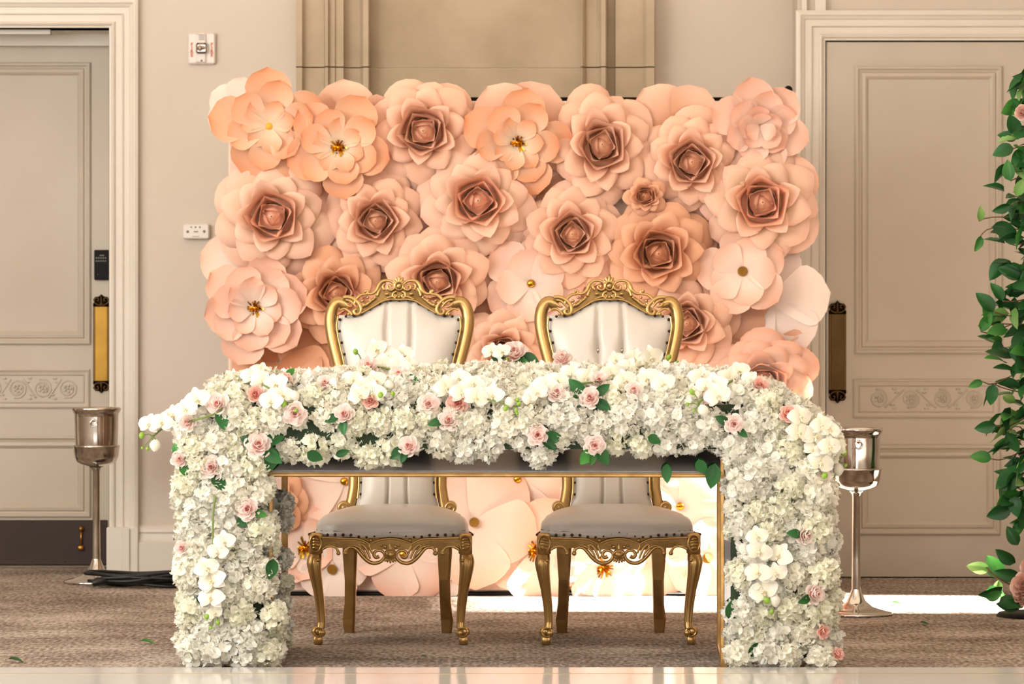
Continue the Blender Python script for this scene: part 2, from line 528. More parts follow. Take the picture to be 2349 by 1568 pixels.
kb = MB().bbox(X(217, YD), X(252, YD), YD - .02, YD, Z(642, YD), Z(573, YD), .003).build('keypad', M_black, d1, smooth=False, label='black keypad above the push plate')
kk = MB()
for i in range(5):
    for j in range(2):
        xx = X(222.5 + i * 5.2, YD)
        kk.box(xx - .003, xx + .003, YD - .0215, YD - .02, Z(593 + j * 7, YD), Z(590 + j * 7, YD))
kk.box(X(230, YD), X(240, YD), YD - .0215, YD - .02, Z(587, YD), Z(584.5, YD)); kk.ball(P(225, 629, YD - .021), .002, 6, 4)
kk.build('key', M_greyprint, kb, smooth=False)

def push_plate(door, x0, x1, y0, y1, Y, bm):
    cx = (X(x0, Y) + X(x1, Y)) / 2; hw = (X(x1, Y) - X(x0, Y)) / 2
    za, zb = Z(y1, Y), Z(y0, Y)
    e = hw * 1.45
    b = MB().bbox(cx - hw, cx + hw, Y - .006, Y, za + e, zb - e, .003)
    p = b.build('push_plate', M_darkbrass, door, smooth=False, label='brass push plate with scrolled dark ends')
    MB().bbox(cx - hw * .78, cx + hw * .78, Y - .009, Y - .004, za + e * 1.02, zb - e * 1.02, .002).build('plate_face', bm, p, smooth=False)
    o_ = MB()
    for sg, z0 in ((1, zb - e), (-1, za + e)):
        poly = [(-1, -.05), (-1.02, .3), (-.85, .45), (-1.0, .8), (-.75, 1.15), (-.3, 1.2), (0, 1.48), (.3, 1.2), (.75, 1.15), (1.0, .8), (.85, .45), (1.02, .3), (1, -.05)]
        pp = [(cx + a * hw, z0 + sg * c * hw) for a, c in poly]
        if sg < 0: pp.reverse()
        o_.prism(pp, Y - .007, Y)
        for s2 in (-1, 1):
            o_.tube([(cx + s2 * a * hw, Y - .008, z0 + sg * c * hw) for a, c in [(.1, .1), (.5, .2), (.85, .5), (.75, .95), (.4, 1.0), (.35, .7), (.55, .65)]], .0022, 6, smooth=3)
        o_.tube([(cx, Y - .008, z0), (cx, Y - .009, z0 + sg * hw * 1.3)], .0022, 6)
        o_.ball((cx, Y - .008, z0 + sg * hw * .25), .005, 8, 5, (1, .5, 1))
    o_.build('scroll_end', M_darkbrass, p)
push_plate(d1, 214, 251, 675, 901, YD, mat('polished_brass_plate', 'a07a32', .3, .85, color2='8a6528', nscale=7))
push_plate(d2, 1901, 1941, 690, 924, YR, mat('dull_brass_plate', '5f4722', .4, .8, color2='4a3519', nscale=6))

# stone chimney breast, six blocks with recessed joints
st = thing('trim_4', None, None, kind='structure')
LP = [(679, .0), (679, .10), (693, .10), (695, .080), (699, .072), (738, .072), (743, .082), (746, .115), (752, .115), (756, .095), (768, .098), (771, .090), (788, .090), (789.5, .048), (826, .044), (830, .07), (833, .098), (845, .100), (848, .085), (849, .02)]
RP = [(1332, .02), (1333, .090), (1336, .100), (1341, .088), (1345, .070), (1368, .068), (1374, .085), (1379, .11), (1389, .112), (1392, .10), (1394, .04), (1410, .044), (1412, .070), (1474, .072), (1479, .088), (1482, .100), (1501, .10), (1502, .0)]
CP = [(849, .02), (1332, .02)]
zj = Z(155, YW - .06)
for cx_, prof in enumerate((LP, CP, RP)):
    for z0, z1 in ((0, zj - .0025), (zj + .0025, CEIL)):
        pts = [(X(a, YW - h), YW - h) for a, h in prof]
        k = .0012
        b = MB()
        n = len(pts)
        v = [(x, y, z) for x, y in pts for z in (z0, z1)] + [(pts[0][0], YW, z0), (pts[0][0], YW, z1), (pts[-1][0], YW, z0), (pts[-1][0], YW, z1)]
        f = [(i*2, i*2+2, i*2+3, i*2+1) for i in range(n - 1)]
        f.append(tuple([i*2+1 for i in range(n)] + [2*n+3, 2*n+1]))
        f.append(tuple([2*n, 2*n+2] + [i*2 for i in range(n-1, -1, -1)]))
        b.add(v, f)
        b.build('stone_block', M_stone, st, smooth=False)
MB().box(X(682, YW), X(1499, YW), YW - .014, YW, zj - .003, zj + .003).build('mortar_joint', mat('mortar', 'cdb999', .9), st, smooth=False)

# side walls; tall window openings in both
def wall_x(name, x, openings):
    b = MB(); t = .12 if x > 0 else -.12
    xs = sorted((x, x + t))
    y = -3.0
    for (a, c, z0, z1) in openings:
        b.box(xs[0], xs[1], y, a, 0, CEIL)
        if z0 > 0: b.box(xs[0], xs[1], a, c, 0, z0)
        b.box(xs[0], xs[1], a, c, z1, CEIL)
        y = c
    b.box(xs[0], xs[1], y, 16.6, 0, CEIL)
    return b.build(name, M_wall, kind='structure', smooth=False)
SUNWIN = (13.07, 13.84, 1.9, 3.46)
wall_x('wall_right', 5.5, [(3.0, 5.0, 0.0, 3.0), (7.0, 9.0, 0.0, 3.0), SUNWIN])
wall_x('wall_left', -5.5, [(5.6, 7.2, .3, 3.2), (8.0, 9.6, .3, 3.2), (10.4, 12.0, .3, 3.2)])
b = MB(); b.box(-5.6, 5.6, -3.12, -3.0, 0, CEIL)
b.build('wall_front', M_wall, kind='structure', smooth=False)
MB().box(-5.6, 5.6, 16.4, 16.6, 0, CEIL).build('wall_rear', M_wall, kind='structure', smooth=False)
i = 0
for (a, c, z0, z1) in [(5.6, 7.2, .3, 3.2), (8.0, 9.6, .3, 3.2), (10.4, 12.0, .3, 3.2)]:
    i += 1
    b = MB()
    for y0, y1 in ((a, a + .05), (c - .05, c), ((a + c) / 2 - .02, (a + c) / 2 + .02)):
        b.box(-5.56, -5.5, y0, y1, z0, z1)
    for zz in (z0, z1 - .05, 2.2):
        b.box(-5.56, -5.5, a, c, zz, zz + .05)
    b.build('window_%d' % i, M_trim, kind='structure', smooth=False)
# made-up drape and doorway sheets behind the photographer, added for the table mirror's contrast
for j, (x0, x1, m_) in enumerate([(-4.6, -3.9, M_grey_sheet), (-2.75, -2.0, M_dark), (-1.75, -1.5, M_dark), (-0.9, -.55, M_dark), (-.3, .0, M_grey_sheet), (0.1, 1.0, M_dark), (1.2, 1.5, M_grey_sheet), (2.0, 2.25, M_dark), (2.7, 3.1, M_dark)]):
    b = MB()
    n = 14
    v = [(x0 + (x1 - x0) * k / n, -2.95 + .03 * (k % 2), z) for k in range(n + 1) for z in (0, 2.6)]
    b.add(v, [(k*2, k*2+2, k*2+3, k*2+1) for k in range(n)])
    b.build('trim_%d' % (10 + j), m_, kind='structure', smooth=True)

# ================================================================= PAPER FLOWER BACKDROP
YB = 14.10
bd = thing('backdrop_panel', 'tall peach fabric covered backdrop panel carrying the big paper flowers', 'backdrop', (X(1176, YB), YB, 0))
bx0, bx1 = X(524, YB) - X(1176, YB), X(1829, YB) - X(1176, YB)
bz = Z(231, YB)
# fabric panel of separate padded tiles
nx, nz = 5, 4
for i in range(nx):
    for j in range(nz):
        a = bx0 + (bx1 - bx0) * i / nx; c = bx0 + (bx1 - bx0) * (i + 1) / nx
        z0 = .012 + (bz - .012) * j / nz; z1 = .012 + (bz - .012) * (j + 1) / nz
        MB().bbox(a + .0015, c - .0015, -.02, .03, z0 + .0015, z1 - .0015, .006).build('padded_tile', M_panel, bd, smooth=False)
fr = MB()
for x in (bx0 + .03, bx1 - .03):
    fr.tube([(x, .055, 0.012), (x, .055, bz + .03)], .014, 10)
    fr.ball((x, .055, bz + .045), .016, 10, 8)
fr.tube([(bx0 + .03, .055, bz + .005), (bx1 - .03, .055, bz + .005)], .012, 10)
fr.box(bx0, bx1, -.05, .07, 0, .012)
fr.build('black_frame', M_black, bd, label='black metal frame')

def rose_petal(rb, rt, hb, ht, Phi, curl, pt=.5, p=1.3, q=.85, ecurl=.06, tw=.03, nu=9, nv=8, rip=0.0, bw=.55, fl=0.0):
    def fn(u, b_):
        v = b_ * 2 - 1
        av = abs(v)
        t = 1 - .13 * v * v - .13 * av ** 4 + pt * .07 * max(0, 1 - av * 2.2)
        w_ = Phi * (bw + (1 - bw) * u ** .5) * (1 - .22 * max(0, (u - .7) / .3) ** 2)
        r = rb + (rt * t - rb) * u ** p
        r += fl * u ** 3 * (1 - 1.6 * av) + (.02 * v if fl > .03 else 0)
        ph = v * w_
        h = hb + (ht - hb) * u ** q * (1 - (.16 * v * v if fl else 0)) - curl * u ** 5 - ecurl * av ** 3 * u ** 2 + (0 if fl > .03 else tw * v * u) + rip * sin(3.1 * v + 1) * u * u
        return (r * cos(ph), r * sin(ph), h)
    return MB().grid(fn, nu, nv)
def open_petal(L, W, hb=.03, tilt=.12, cup=.25, bend=.05, sharp=1.0, nu=9, nv=6, twist=0.0):
    def fn(u, b_):
        v = b_ * 2 - 1
        w_ = W * (.12 + .88 * min(1, (u / .62)) ** .8) * max(0.0, 1 - max(0, (u - .45) / .55) ** (2.2 * sharp + .2)) ** .62
        x = .03 + L * u
        y = v * w_
        z = hb + tilt * L * u + cup * (y * y) / max(W, .01) - bend * u ** 3 + twist * v * u
        return (x, y, z)
    return MB().grid(fn, nu, nv)

ROSE_RINGS = [   # n, rb, rt, hb, ht, Phi, curl, pt, p, q, ecurl, base width, tip flare
    (5, .10, 1.02, .00, .10, .80, .14, .3, 1.0, .7, .14, .55, 0),
    (5, .14, .92, .02, .24, .78, .16, 1.0, 1.1, .7, .13, .55, 0),
    (5, .20, .81, .03, .37, .76, .16, 1.4, 1.15, .7, .12, .6, 0),
    (5, .26, .69, .03, .48, .74, .14, 1.6, 1.3, .75, .10, .65, .01),
    (5, .30, .56, .02, .56, .74, .09, 1.6, 1.6, .8, .05, .75, .02)]
def wrap_mesh(m, name, r0, r1, h0, h1, n, turn=.05, fill=None):
    """a petal rolled into an angular cup; its ends overlap like a spiral"""
    b = MB()
    def fn(u, v):
        a = v * 2 * pi * 1.06
        q = ((a * n / (2 * pi)) % 1.0 - .5) * 2 * pi / n
        pg = cos(pi / n) / cos(q)
        k = 1 + (pg - 1) * .85 * u
        cn = ((pg - cos(pi / n)) / (1 - cos(pi / n)))        # 1 at the corners
        r = (r0 + (r1 - r0) * u ** 2.2) * k + turn * (v - .5) * r1 + .012 * cn * u ** 5
        return (r * cos(a), r * sin(a), h0 + (h1 - h0 - .05 * (1 - cn)) * u)
    b.grid(fn, 6, 40)
    if fill: b.lathe(fill, 16)
    return b.mesh(name, m)
def bud_mesh(m):
    return [wrap_mesh(m, 'inner_petal', .33, .45, .05, .60, 5, .06, [(.36, .16), (.24, .22)]),
            wrap_mesh(m, 'inner_petal', .26, .345, .08, .59, 4, .06),
            wrap_mesh(m, 'inner_petal', .20, .25, .10, .57, 4, .08, [(.21, .33), (.12, .38)]),
            wrap_mesh(m, 'bud', .15, .155, .2, .56, 3, .12, [(.14, .42), (.06, .47), (.03, .52), (.02, .53), (.004, .525)])]
def flower_meshes(pm, var):
    rr = random.Random(var)
    out = []
    for (n, rb, rt, hb, ht, Phi, curl, pt, p, q, ec, bw, fl) in ROSE_RINGS:
        k = 1 + rr.uniform(-.05, .05)
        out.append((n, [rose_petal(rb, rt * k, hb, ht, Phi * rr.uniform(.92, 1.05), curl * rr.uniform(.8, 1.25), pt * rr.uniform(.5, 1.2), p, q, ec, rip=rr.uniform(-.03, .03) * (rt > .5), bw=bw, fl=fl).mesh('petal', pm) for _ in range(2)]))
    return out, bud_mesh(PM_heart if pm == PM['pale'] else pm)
_cache = {}
dot_mesh = MB().ball((0, 0, .526), .012, 8, 4).mesh('pin', mat('pin_hole', '1a0d08', 1.0, spec=0.0))
def paper_rose(px, py, rpx, kind, label, var=0, sq=1.0, rx=0, ry=0, depth=0.0, skip=0):
    key = (kind, var)
    if key not in _cache:
        _cache[key] = flower_meshes(PM[kind], var + hash(kind) % 1 + len(kind) * 7)
    rings, bud = _cache[key]
    Y = YB - .03 - depth
    rad = rpx * 1.07 * Y / F
    t = thing('paper_rose', label, 'paper flower', P(px, py, Y), (radians(90 + rx), radians(ry), 0), 'giant paper flowers on the backdrop', (rad, rad * sq, rad * .95))
    rr = random.Random(int(px * 7 + py))
    off = rr.uniform(0, 6.28)
    for k, (n, ms) in enumerate(rings):
        if k < skip: continue
        off += .62 + rr.uniform(-.15, .15)
        for i in range(n):
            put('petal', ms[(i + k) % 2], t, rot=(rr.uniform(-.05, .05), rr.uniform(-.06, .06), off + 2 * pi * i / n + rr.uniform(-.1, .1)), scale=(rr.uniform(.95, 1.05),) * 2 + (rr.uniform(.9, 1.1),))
    for k, bm_ in enumerate(bud):
        put(bm_.name.split('.')[0], bm_, t, rot=(0, 0, off + k * 1.9))
    put('pin', dot_mesh, t, label='dark hole in the middle of the bud')
    return t

def stamen_mesh():
    b = MB(); rr = random.Random(3)
    for i in range(34):
        a = rr.uniform(0, 2 * pi); el = rr.uniform(.15, 1.25)
        d = Vector((cos(a) * cos(el), sin(a) * cos(el), sin(el)))
        s_ = d.cross(Vector((0, 0, 1))).normalized() * .016
        L_ = rr.uniform(.16, .24)
        up = Vector((0, 0, .02))
        q = [d * .03 + s_, d * .03 - s_, d * L_ * .6 - s_ + up, d * L_ * .6 + s_ + up, d * L_ - s_, d * L_ + s_]
        q = [p_ + Vector((0, 0, .06)) for p_ in q]
        b.add(q, [(0, 1, 2, 3), (3, 2, 4, 5)])
    b.ball((0, 0, .05), .06, 10, 6)
    return b.mesh('stamens', M_foil)
stamens = stamen_mesh()
disc_mesh = {'disc': MB().lathe([(0.001, .15), (.05, .148), (.085, .135), (.1, .10), (.1, .05)], 20).mesh('centre_disc', M_glit),
             'gem': MB().lathe([(0.001, .17), (.04, .165), (.07, .145), (.085, .10), (.085, .05)], 8).mesh('centre_disc', M_foil),
             'yellow': MB().lathe([(0.001, .14), (.05, .135), (.075, .11), (.08, .06)], 16).mesh('centre_disc', M_yellow)}
# layer sets for open flowers: n, L, W, hb, tilt, cup, bend, sharp
OPEN = {
 'magnolia': [(5, 1.05, .44, .00, .16, .45, .06, 1.3), (6, .80, .33, .05, .34, .55, .02, 1.3), (7, .50, .21, .09, .42, .55, .04, .8)],
 'lotus':    [(6, 1.0, .40, .00, .12, .40, .05, 1.6), (7, .80, .34, .05, .28, .45, .02, 1.4), (7, .50, .23, .09, .55, .6, .0, 1.0)],
 'simple':   [(5, 1.0, .50, .00, .06, .25, .08, 1.0), (5, .74, .40, .05, .16, .30, .05, .9)],
 'broad':    [(5, 1.0, .58, .00, .05, .18, .12, .8)],
 'cluster':  [(6, 1.0, .44, .00, .25, .45, .02, 1.0), (6, .72, .36, .06, .50, .55, .0, .8), (5, .46, .26, .12, .95, .7, .0, .7), (3, .30, .2, .16, 1.6, .8, 0, .7)],
}
def paper_open(px, py, rpx, kind, style, centre, label, rot=None, sq=1.0, rx=0, ry=0, depth=0.0, name='paper_blossom'):
    Y = YB - .03 - depth
    rad = rpx * Y / F
    t = thing(name, label, 'paper flower', P(px, py, Y), (radians(90 + rx), radians(ry), 0), 'giant paper flowers on the backdrop', (rad, rad * sq, rad * .8))
    rr = random.Random(int(px * 3 + py))
    off = rr.uniform(0, 6.28) if rot is None else radians(rot)
    for k, (n, L_, W_, hb, ti, cu, be, sh) in enumerate(OPEN[style]):
        key = (kind, style, k)
        if key not in _cache:
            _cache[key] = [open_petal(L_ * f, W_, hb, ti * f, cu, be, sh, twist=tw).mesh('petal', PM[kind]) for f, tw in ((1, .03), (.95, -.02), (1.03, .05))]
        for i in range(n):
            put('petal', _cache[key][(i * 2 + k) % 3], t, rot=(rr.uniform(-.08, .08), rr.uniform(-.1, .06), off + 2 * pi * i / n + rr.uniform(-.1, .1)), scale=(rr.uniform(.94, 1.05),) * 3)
        off += pi / n + .1
    if centre == 'stamens':
        put('stamens', stamens, t, scale=.2 / rad, label='metallic gold ribbon stamens')
    elif centre:
        put('centre_disc', disc_mesh[centre], t, scale=(.19 / rad, .19 / rad, 1), label={'disc': 'gold glitter disc', 'gem': 'shiny gold button', 'yellow': 'yellow disc'}[centre])
    return t

def bf(px, py, r, k, lab, rot=None, ry=0, depth=0, rx=0):
    paper_open(px, py, r, k, 'broad', None, lab, rot, depth=depth, ry=ry, rx=rx)
# flat blossoms at the very back filling the gaps
bf(797, 305, 120, 'flat', 'flat peach blossom with one tall petal over the top edge left of the topmost rose', 90)
bf(1190, 312, 132, 'flat', 'flat peach blossom rising over the top edge behind the top centre stamen flower', 54)
bf(1552, 305, 125, 'flat', 'flat peach blossom with two tall petals over the top edge between the top right roses', 54)
bf(690, 395, 110, 'flat', 'flat peach blossom low behind the gold stamen flower at the top left')
bf(1000, 430, 105, 'flat', 'flat peach blossom deep behind the two roses left of the centre')
bf(1230, 430, 110, 'flat', 'flat peach blossom in the gap right of the big pale central rose', 20)
bf(1560, 500, 115, 'flat', 'flat peach blossom behind the little rose and the wide low rose', 15)
bf(905, 620, 110, 'flat', 'flat peach blossom between the roses above the left chair')
bf(560, 610, 100, 'blush', 'flat blush blossom against the left edge under the large pale rose', 160)
bf(1155, 590, 100, 'flat', 'flat peach blossom between the central rose and the button flower')
bf(1400, 660, 110, 'deep', 'flat deep peach blossom behind the right chair crest')
bf(640, 830, 115, 'deep', 'flat deep peach blossom just above the flowers at the left end')
bf(720, 760, 105, 'deep', 'flat deep peach blossom beside the left chair frame')
bf(1770, 690, 130, 'white', 'whitish blossom with orange edged petal at the right edge, tucked behind the gold disc flower', 12)
bf(1750, 800, 110, 'flat', 'flat peach blossom at right edge above the bottom right rose', 60)
bf(1150, 700, 90, 'mid', 'flat peach blossom between the two chair backs')
bf(548, 250, 75, 'white', 'white curled petals at the top left corner of the panel', 150)
# roses
paper_rose(972, 303, 127, 'mid', 'large peach rose at the top, second bloom from the tall stone panel\'s left side', 0, .97, depth=.02)
paper_rose(1380, 340, 116, 'mid', 'tall peach rose at the top, right of the gold stamen flower at top centre', 1, 1.12, rx=-6, depth=.03)
paper_rose(1584, 374, 118, 'mid', 'peach rose with wide open dark heart near the top right', 2, .98, depth=.04)
paper_rose(627, 498, 134, 'pale', 'large pale rose with yellowish heart and orange edges on the left side', 0, .98, ry=4, depth=.04)
paper_rose(863, 508, 112, 'mid', 'peach rose between the pale left rose and the pale central rose', 3, 1.0, depth=.03)
paper_rose(1097, 462, 132, 'pale', 'large pale rose with coral bud in the middle of the wall', 1, .95, depth=.05)
paper_rose(1480, 450, 56, 'deep', 'smallest peach rose on the wall, tucked between bigger roses', 4, .9, depth=.10, skip=2)
paper_rose(1745, 466, 132, 'pale', 'large pale pink rose with yellowish heart at the right edge', 2, 1.0, ry=-5, depth=.05)
paper_rose(1312, 538, 110, 'mid', 'peach rose right of centre with dark pointed heart', 5, 1.03, depth=.05)
paper_rose(1508, 578, 126, 'deep', 'wide deep peach rose above the right chair crest', 6, .96, rx=4, depth=.06)
paper_rose(772, 672, 108, 'deep', 'deep peach rose partly behind the left chair\'s left shoulder', 7, 1.0, ry=-6, depth=.03)
paper_rose(1003, 640, 125, 'mid', 'peach rose rising behind the left chair crest', 0, .92, depth=.06, rx=6)
paper_rose(1572, 742, 112, 'mid', 'peach rose half hidden by the right chair\'s right shoulder', 1, 1.0, ry=8, depth=.04)
paper_rose(1748, 868, 120, 'blush', 'pale peach rose low at the right edge above the table flowers', 2, .9, depth=.06, rx=10)
paper_rose(1155, 800, 95, 'mid', 'peach rose between the two chair backs just over the table flowers', 3, .95, depth=.03, rx=12)
paper_rose(618, 1150, 88, 'deep', 'deep peach rose beside the left table leg, seen under the table', 4, 1.1, depth=.05)
# open blossoms
paper_open(618, 290, 125, 'warm', 'magnolia', 'yellow', 'orange tinged blossom with yellow centre at the top left corner', 95, depth=.06)
paper_open(776, 338, 118, 'warm', 'magnolia', 'stamens', 'orange tinged blossom with gold stamens next to the top left corner bloom', 60, depth=.08)
paper_open(1187, 326, 122, 'warm', 'magnolia', 'stamens', 'blossom with gold stamens and raised orange petals at top centre', 78, depth=.06, rx=8)
paper_open(1742, 285, 112, 'blush', 'cluster', None, 'blossom of many small cupped pink petals at the top right corner', 100, depth=.06, rx=14)
paper_open(585, 706, 128, 'blush', 'lotus', 'stamens', 'pale pointed blossom with gold stamens at the left edge above the table flowers', 75, depth=.07)
paper_open(1218, 650, 112, 'blush', 'simple', 'gem', 'pale five petalled blossom with shiny gold button between the chair crests', 70, depth=.05)
paper_open(1703, 622, 105, 'blush', 'simple', 'disc', 'pale five petalled blossom with gold glitter disc on the right side', 100, depth=.09)
# low blossoms seen under the table
paper_open(790, 1103, 118, 'blush', 'broad', 'gem', 'broad pale blossom with gold button beside the left chair\'s back, under the table', 200, depth=.03)
paper_open(700, 1255, 95, 'blush', 'simple', 'stamens', 'pale blossom with gold stamens left of the left chair\'s front leg', 80, depth=.04)
paper_open(762, 1305, 84, 'white', 'broad', 'disc', 'whitish blossom with gold disc low behind the left chair\'s left legs', 72, depth=.05)
paper_open(925, 1270, 112, 'blush', 'broad', 'gem', 'pale blossom reaching the floor behind the left chair\'s carved apron', 250, depth=.03)
paper_open(1088, 1197, 150, 'blush', 'broad', 'disc', 'largest pale blossom under the table with gold disc, between the two chairs', 60, depth=.05)
paper_open(1187, 1098, 120, 'blush', 'broad', 'gem', 'pale blossom just under the table edge left of the right chair', 0, depth=.02)
paper_open(1228, 1262, 125, 'blush', 'broad', 'stamens', 'pale blossom with gold stamens touching the right chair\'s left front leg', 130, depth=.04)
paper_open(1385, 1300, 108, 'white', 'simple', 'stamens', 'whitish blossom with gold stamens in the sunlight behind the right chair\'s apron', 100, depth=.04)
paper_open(1560, 1160, 118, 'white', 'broad', 'gem', 'whitish blossom in the sunlight right of the right chair\'s back', 40, depth=.03)
paper_open(1622, 1280, 100, 'white', 'broad', 'disc', 'whitish blossom in the sunlight beside the right table leg', 75, depth=.03)
paper_open(1500, 1290, 88, 'blush', 'broad', None, 'pale blossom low behind the right chair\'s right rear leg', 20, depth=.02)
paper_open(1350, 1140, 100, 'white', 'broad', None, 'whitish blossom behind the lower back of the right chair', 20, depth=.02)
paper_open(940, 1120, 100, 'blush', 'broad', None, 'pale blossom behind the lower back of the left chair', 50, depth=.02)
paper_open(1010, 1300, 80, 'white', 'broad', None, 'whitish blossom low behind the left chair\'s right rear leg', 50, depth=.02)

# ================================================================= CHAIRS
def fx(o, py): return (o / 707.0, H - (py - 700) / 707.0)       # front plane: half offset px, row
def bk(o, py): return (o / 678.0, H - (py - 700) / 678.0)       # back plane
def yb(z): return .40 + .15 * (z - .40) / .8
def interp(tab, x):
    for (a, b), (c, d) in zip(tab, tab[1:]):
        if x <= c:
            t = (x - a) / (c - a) if x > a else 0
            return b + (d - b) * t
    return tab[-1][1]
HW = sorted([(Z_, w_) for Z_, w_ in [(bk(0, 1165)[1], .142), (bk(0, 1130)[1], .128), (bk(0, 1097)[1], .1265), (bk(0, 1000)[1], .136), (bk(0, 900)[1], .160), (bk(0, 820)[1], .186), (bk(0, 785)[1], .199), (bk(0, 751)[1], .210), (bk(0, 722)[1], .204)]])
ZT = [(0, bk(0, 686)[1]), (18/678, bk(0, 685)[1]), (37/678, bk(0, 689)[1]), (56/678, bk(0, 700)[1]), (75/678, bk(0, 710)[1]), (92/678, bk(0, 720)[1]), (113/678, bk(0, 723)[1]), (140/678, bk(0, 722)[1])]

def throne(label, loc, rz, tufted):
    t = thing('throne_chair', label, 'chair', loc, (0, 0, rz), 'gold framed banquet thrones behind the table')
    # seat cushion
    def seat(u, v):
        a = v * 2 * pi
        e = .55
        ca, sa = cos(a), sin(a)
        sx = math.copysign(abs(ca) ** e, ca); sy = math.copysign(abs(sa) ** e, sa)
        k = u * pi / 2            # 0 top .. pi/2 rim
        rr_ = sin(k) ** .8
        y = .20 + .235 * sy * rr_
        hwx = .268 - .055 * max(0, (y + .03)) / .45
        x = hwx * sx * rr_
        z = .368 + .076 * cos(k) ** .75 if u < 1 else .368
        edge = max(0, rr_ - .75) / .25
        z += .0022 * edge * sin(x * 300) * (1 if abs(x) > .15 else .2)
        return (x, y, z)
    m = MB().grid(seat, 16, 72)
    # skirt of the cushion down to the rail
    def skirt(u, v):
        p_ = seat(1, v)
        k = 1 - .012 * u * u
        zb = .352 - .004 * abs(sin(p_[0] * 22))
        return (p_[0] * (1 + .012 * sin(u * pi)), .20 + (p_[1] - .20) * (1 + .012 * sin(u * pi)), .368 + (zb - .368) * u)
    m.grid(skirt, 3, 72)
    seatc = m.build('seat_cushion', M_seat, t, label='padded white leatherette seat')
    nb = MB()
    for i in range(21):
        u_ = -1 + 2 * i / 20
        x = u_ * .255
        y = -.034 + .03 * abs(u_) ** 6
        z = .357 + .006 * cos(u_ * pi * 3) * (1 if abs(u_) < .5 else .2)
        nb.ball((x, y, z), .0052, 8, 5, (1, .7, 1))
    for s_ in (-1, 1):
        for i in range(14):
            y = .0 + i * .03
            nb.ball((s_ * (.268 - .055 * (y + .03) / .45), y, .357), .005, 8, 5)
    nb.build('nailheads', M_nail, t, kind='stuff')
    # apron
    tops = [(0, 1231), (24, 1234), (40, 1241), (48, 1243), (60, 1238), (75, 1232), (117, 1230), (158, 1229)]
    bots = [(158, 1257), (145, 1252), (131, 1251), (119, 1255), (103, 1255), (92, 1252), (78, 1253), (66, 1258), (52, 1262), (30, 1257), (0, 1260)]
    half = [fx(*q) for q in tops + bots]
    poly = [(x, z) for x, z in half] + [(-x, z) for x, z in reversed(half) if x > 1e-6]
    ap = MB()
    ap.prism(poly[::-1], -.024, .004)
    ap.build('apron_rail', M_goldrail, t, smooth=False)
    ap = MB()
    def T(mb, pts, r, back=False, y=None, n=7, sm=4, flat=.8, both=True):
        cv = bk if back else fx
        for s_ in ((1, -1) if both else (1,)):
            q = []
            for o_, py in pts:
                x, z = cv(o_, py)
                q.append((s_ * x, (yb(z) - .03 if back else -.026) if y is None else ((yb(z) + y) if back else y), z))
            rs = [k / 690.0 for k in r] if hasattr(r, '__len__') else r / 690.0
            mb.tube(q, rs, n, smooth=sm, flat=flat)
    def Bl(mb, o_, py, r, back=False, sc=(1, .7, 1), y=None):
        x, z = (bk if back else fx)(o_, py)
        for s_ in ((1, -1) if o_ else (1,)):
            mb.ball((s_ * x, ((yb(z) - .03 if back else -.027) if y is None else y), z), r / 690.0, 10, 6, sc)
    T(ap, [(0, 1233), (24, 1236), (42, 1243)], 1.9)
    T(ap, [(46, 1247), (58, 1240), (75, 1234), (117, 1233), (157, 1232)], 2.2)
    T(ap, [(0, 1238), (22, 1241), (36, 1247)], 1.4)
    T(ap, [(60, 1244), (76, 1239), (117, 1237), (155, 1236)], 1.1)
    T(ap, [(157, 1258), (148, 1253), (136, 1251), (126, 1254), (120, 1262), (118, 1268)], [3.5, 3.3, 2.6, 2.4, 3.2, 4])
    cs = MB()
    Bl(ap, 119, 1267, 5); Bl(ap, 103, 1267, 5.4); Bl(ap, 45, 1237, 4.5)
    T(ap, [(103, 1266), (100, 1257), (90, 1253), (80, 1256), (72, 1264), (62, 1276), (50, 1286), (38, 1290), (24, 1287), (15, 1278), (14, 1268), (22, 1261), (33, 1262), (38, 1270), (33, 1277), (26, 1274)], [4, 3.6, 3.4, 3.8, 4.4, 4.6, 4.6, 4.4, 4.2, 3.8, 3.6, 3.5, 3.5, 3.8, 4, 4.5], y=-.022)
    T(ap, [(46, 1280), (50, 1268), (56, 1256), (64, 1248), (70, 1249), (68, 1254)], [2, 3.2, 3.4, 3, 2.6, 2.2])
    T(ap, [(52, 1282), (58, 1268), (66, 1258), (78, 1251), (90, 1250)], [1.6, 2.8, 3, 2.6, 1.2])
    T(ap, [(42, 1268), (44, 1260), (48, 1252), (46, 1247)], [2, 3, 2.8, 2])
    for k, (a, c) in enumerate([(0, 1290), (7, 1288), (14, 1284)]):
        T(ap, [(a * .4, 1277), (a * .8, 1283), (a, c)], [1.8, 3.0, 1.6], both=bool(a))
    ap.ball((0, -.03, fx(0, 1269)[1]), 10 / 690, 14, 8, (1.1, .6, .85))
    cxx, czz = fx(0, 1269)
    ap.tube([(cos(a) * 13.5 / 690, -.028, czz + sin(a) * 10.5 / 690) for a in [k * pi / 8 for k in range(16)]], 2.2 / 690, 6, closed=True)
    Bl(ap, 12, 1252, 4.2); Bl(ap, 20, 1249, 3.2)
    T(ap, [(0, 1258), (0, 1250), (0, 1244)], [4, 3, 1], both=False)
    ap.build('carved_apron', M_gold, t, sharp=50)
    # side and back rails
    sr = MB()
    for s_ in (-1, 1):
        sr.prism([(0, 0)], 0, 0) if False else None
        v = [(s_ * .25, .0, .305), (s_ * .25, .0, .354), (s_ * .205, .43, .354), (s_ * .205, .43, .305), (s_ * .228, .0, .305), (s_ * .228, .0, .354), (s_ * .183, .43, .354), (s_ * .183, .43, .305)]
        sr.add(v, [(0, 1, 2, 3), (7, 6, 5, 4), (0, 4, 5, 1), (1, 5, 6, 2), (2, 6, 7, 3), (3, 7, 4, 0)])
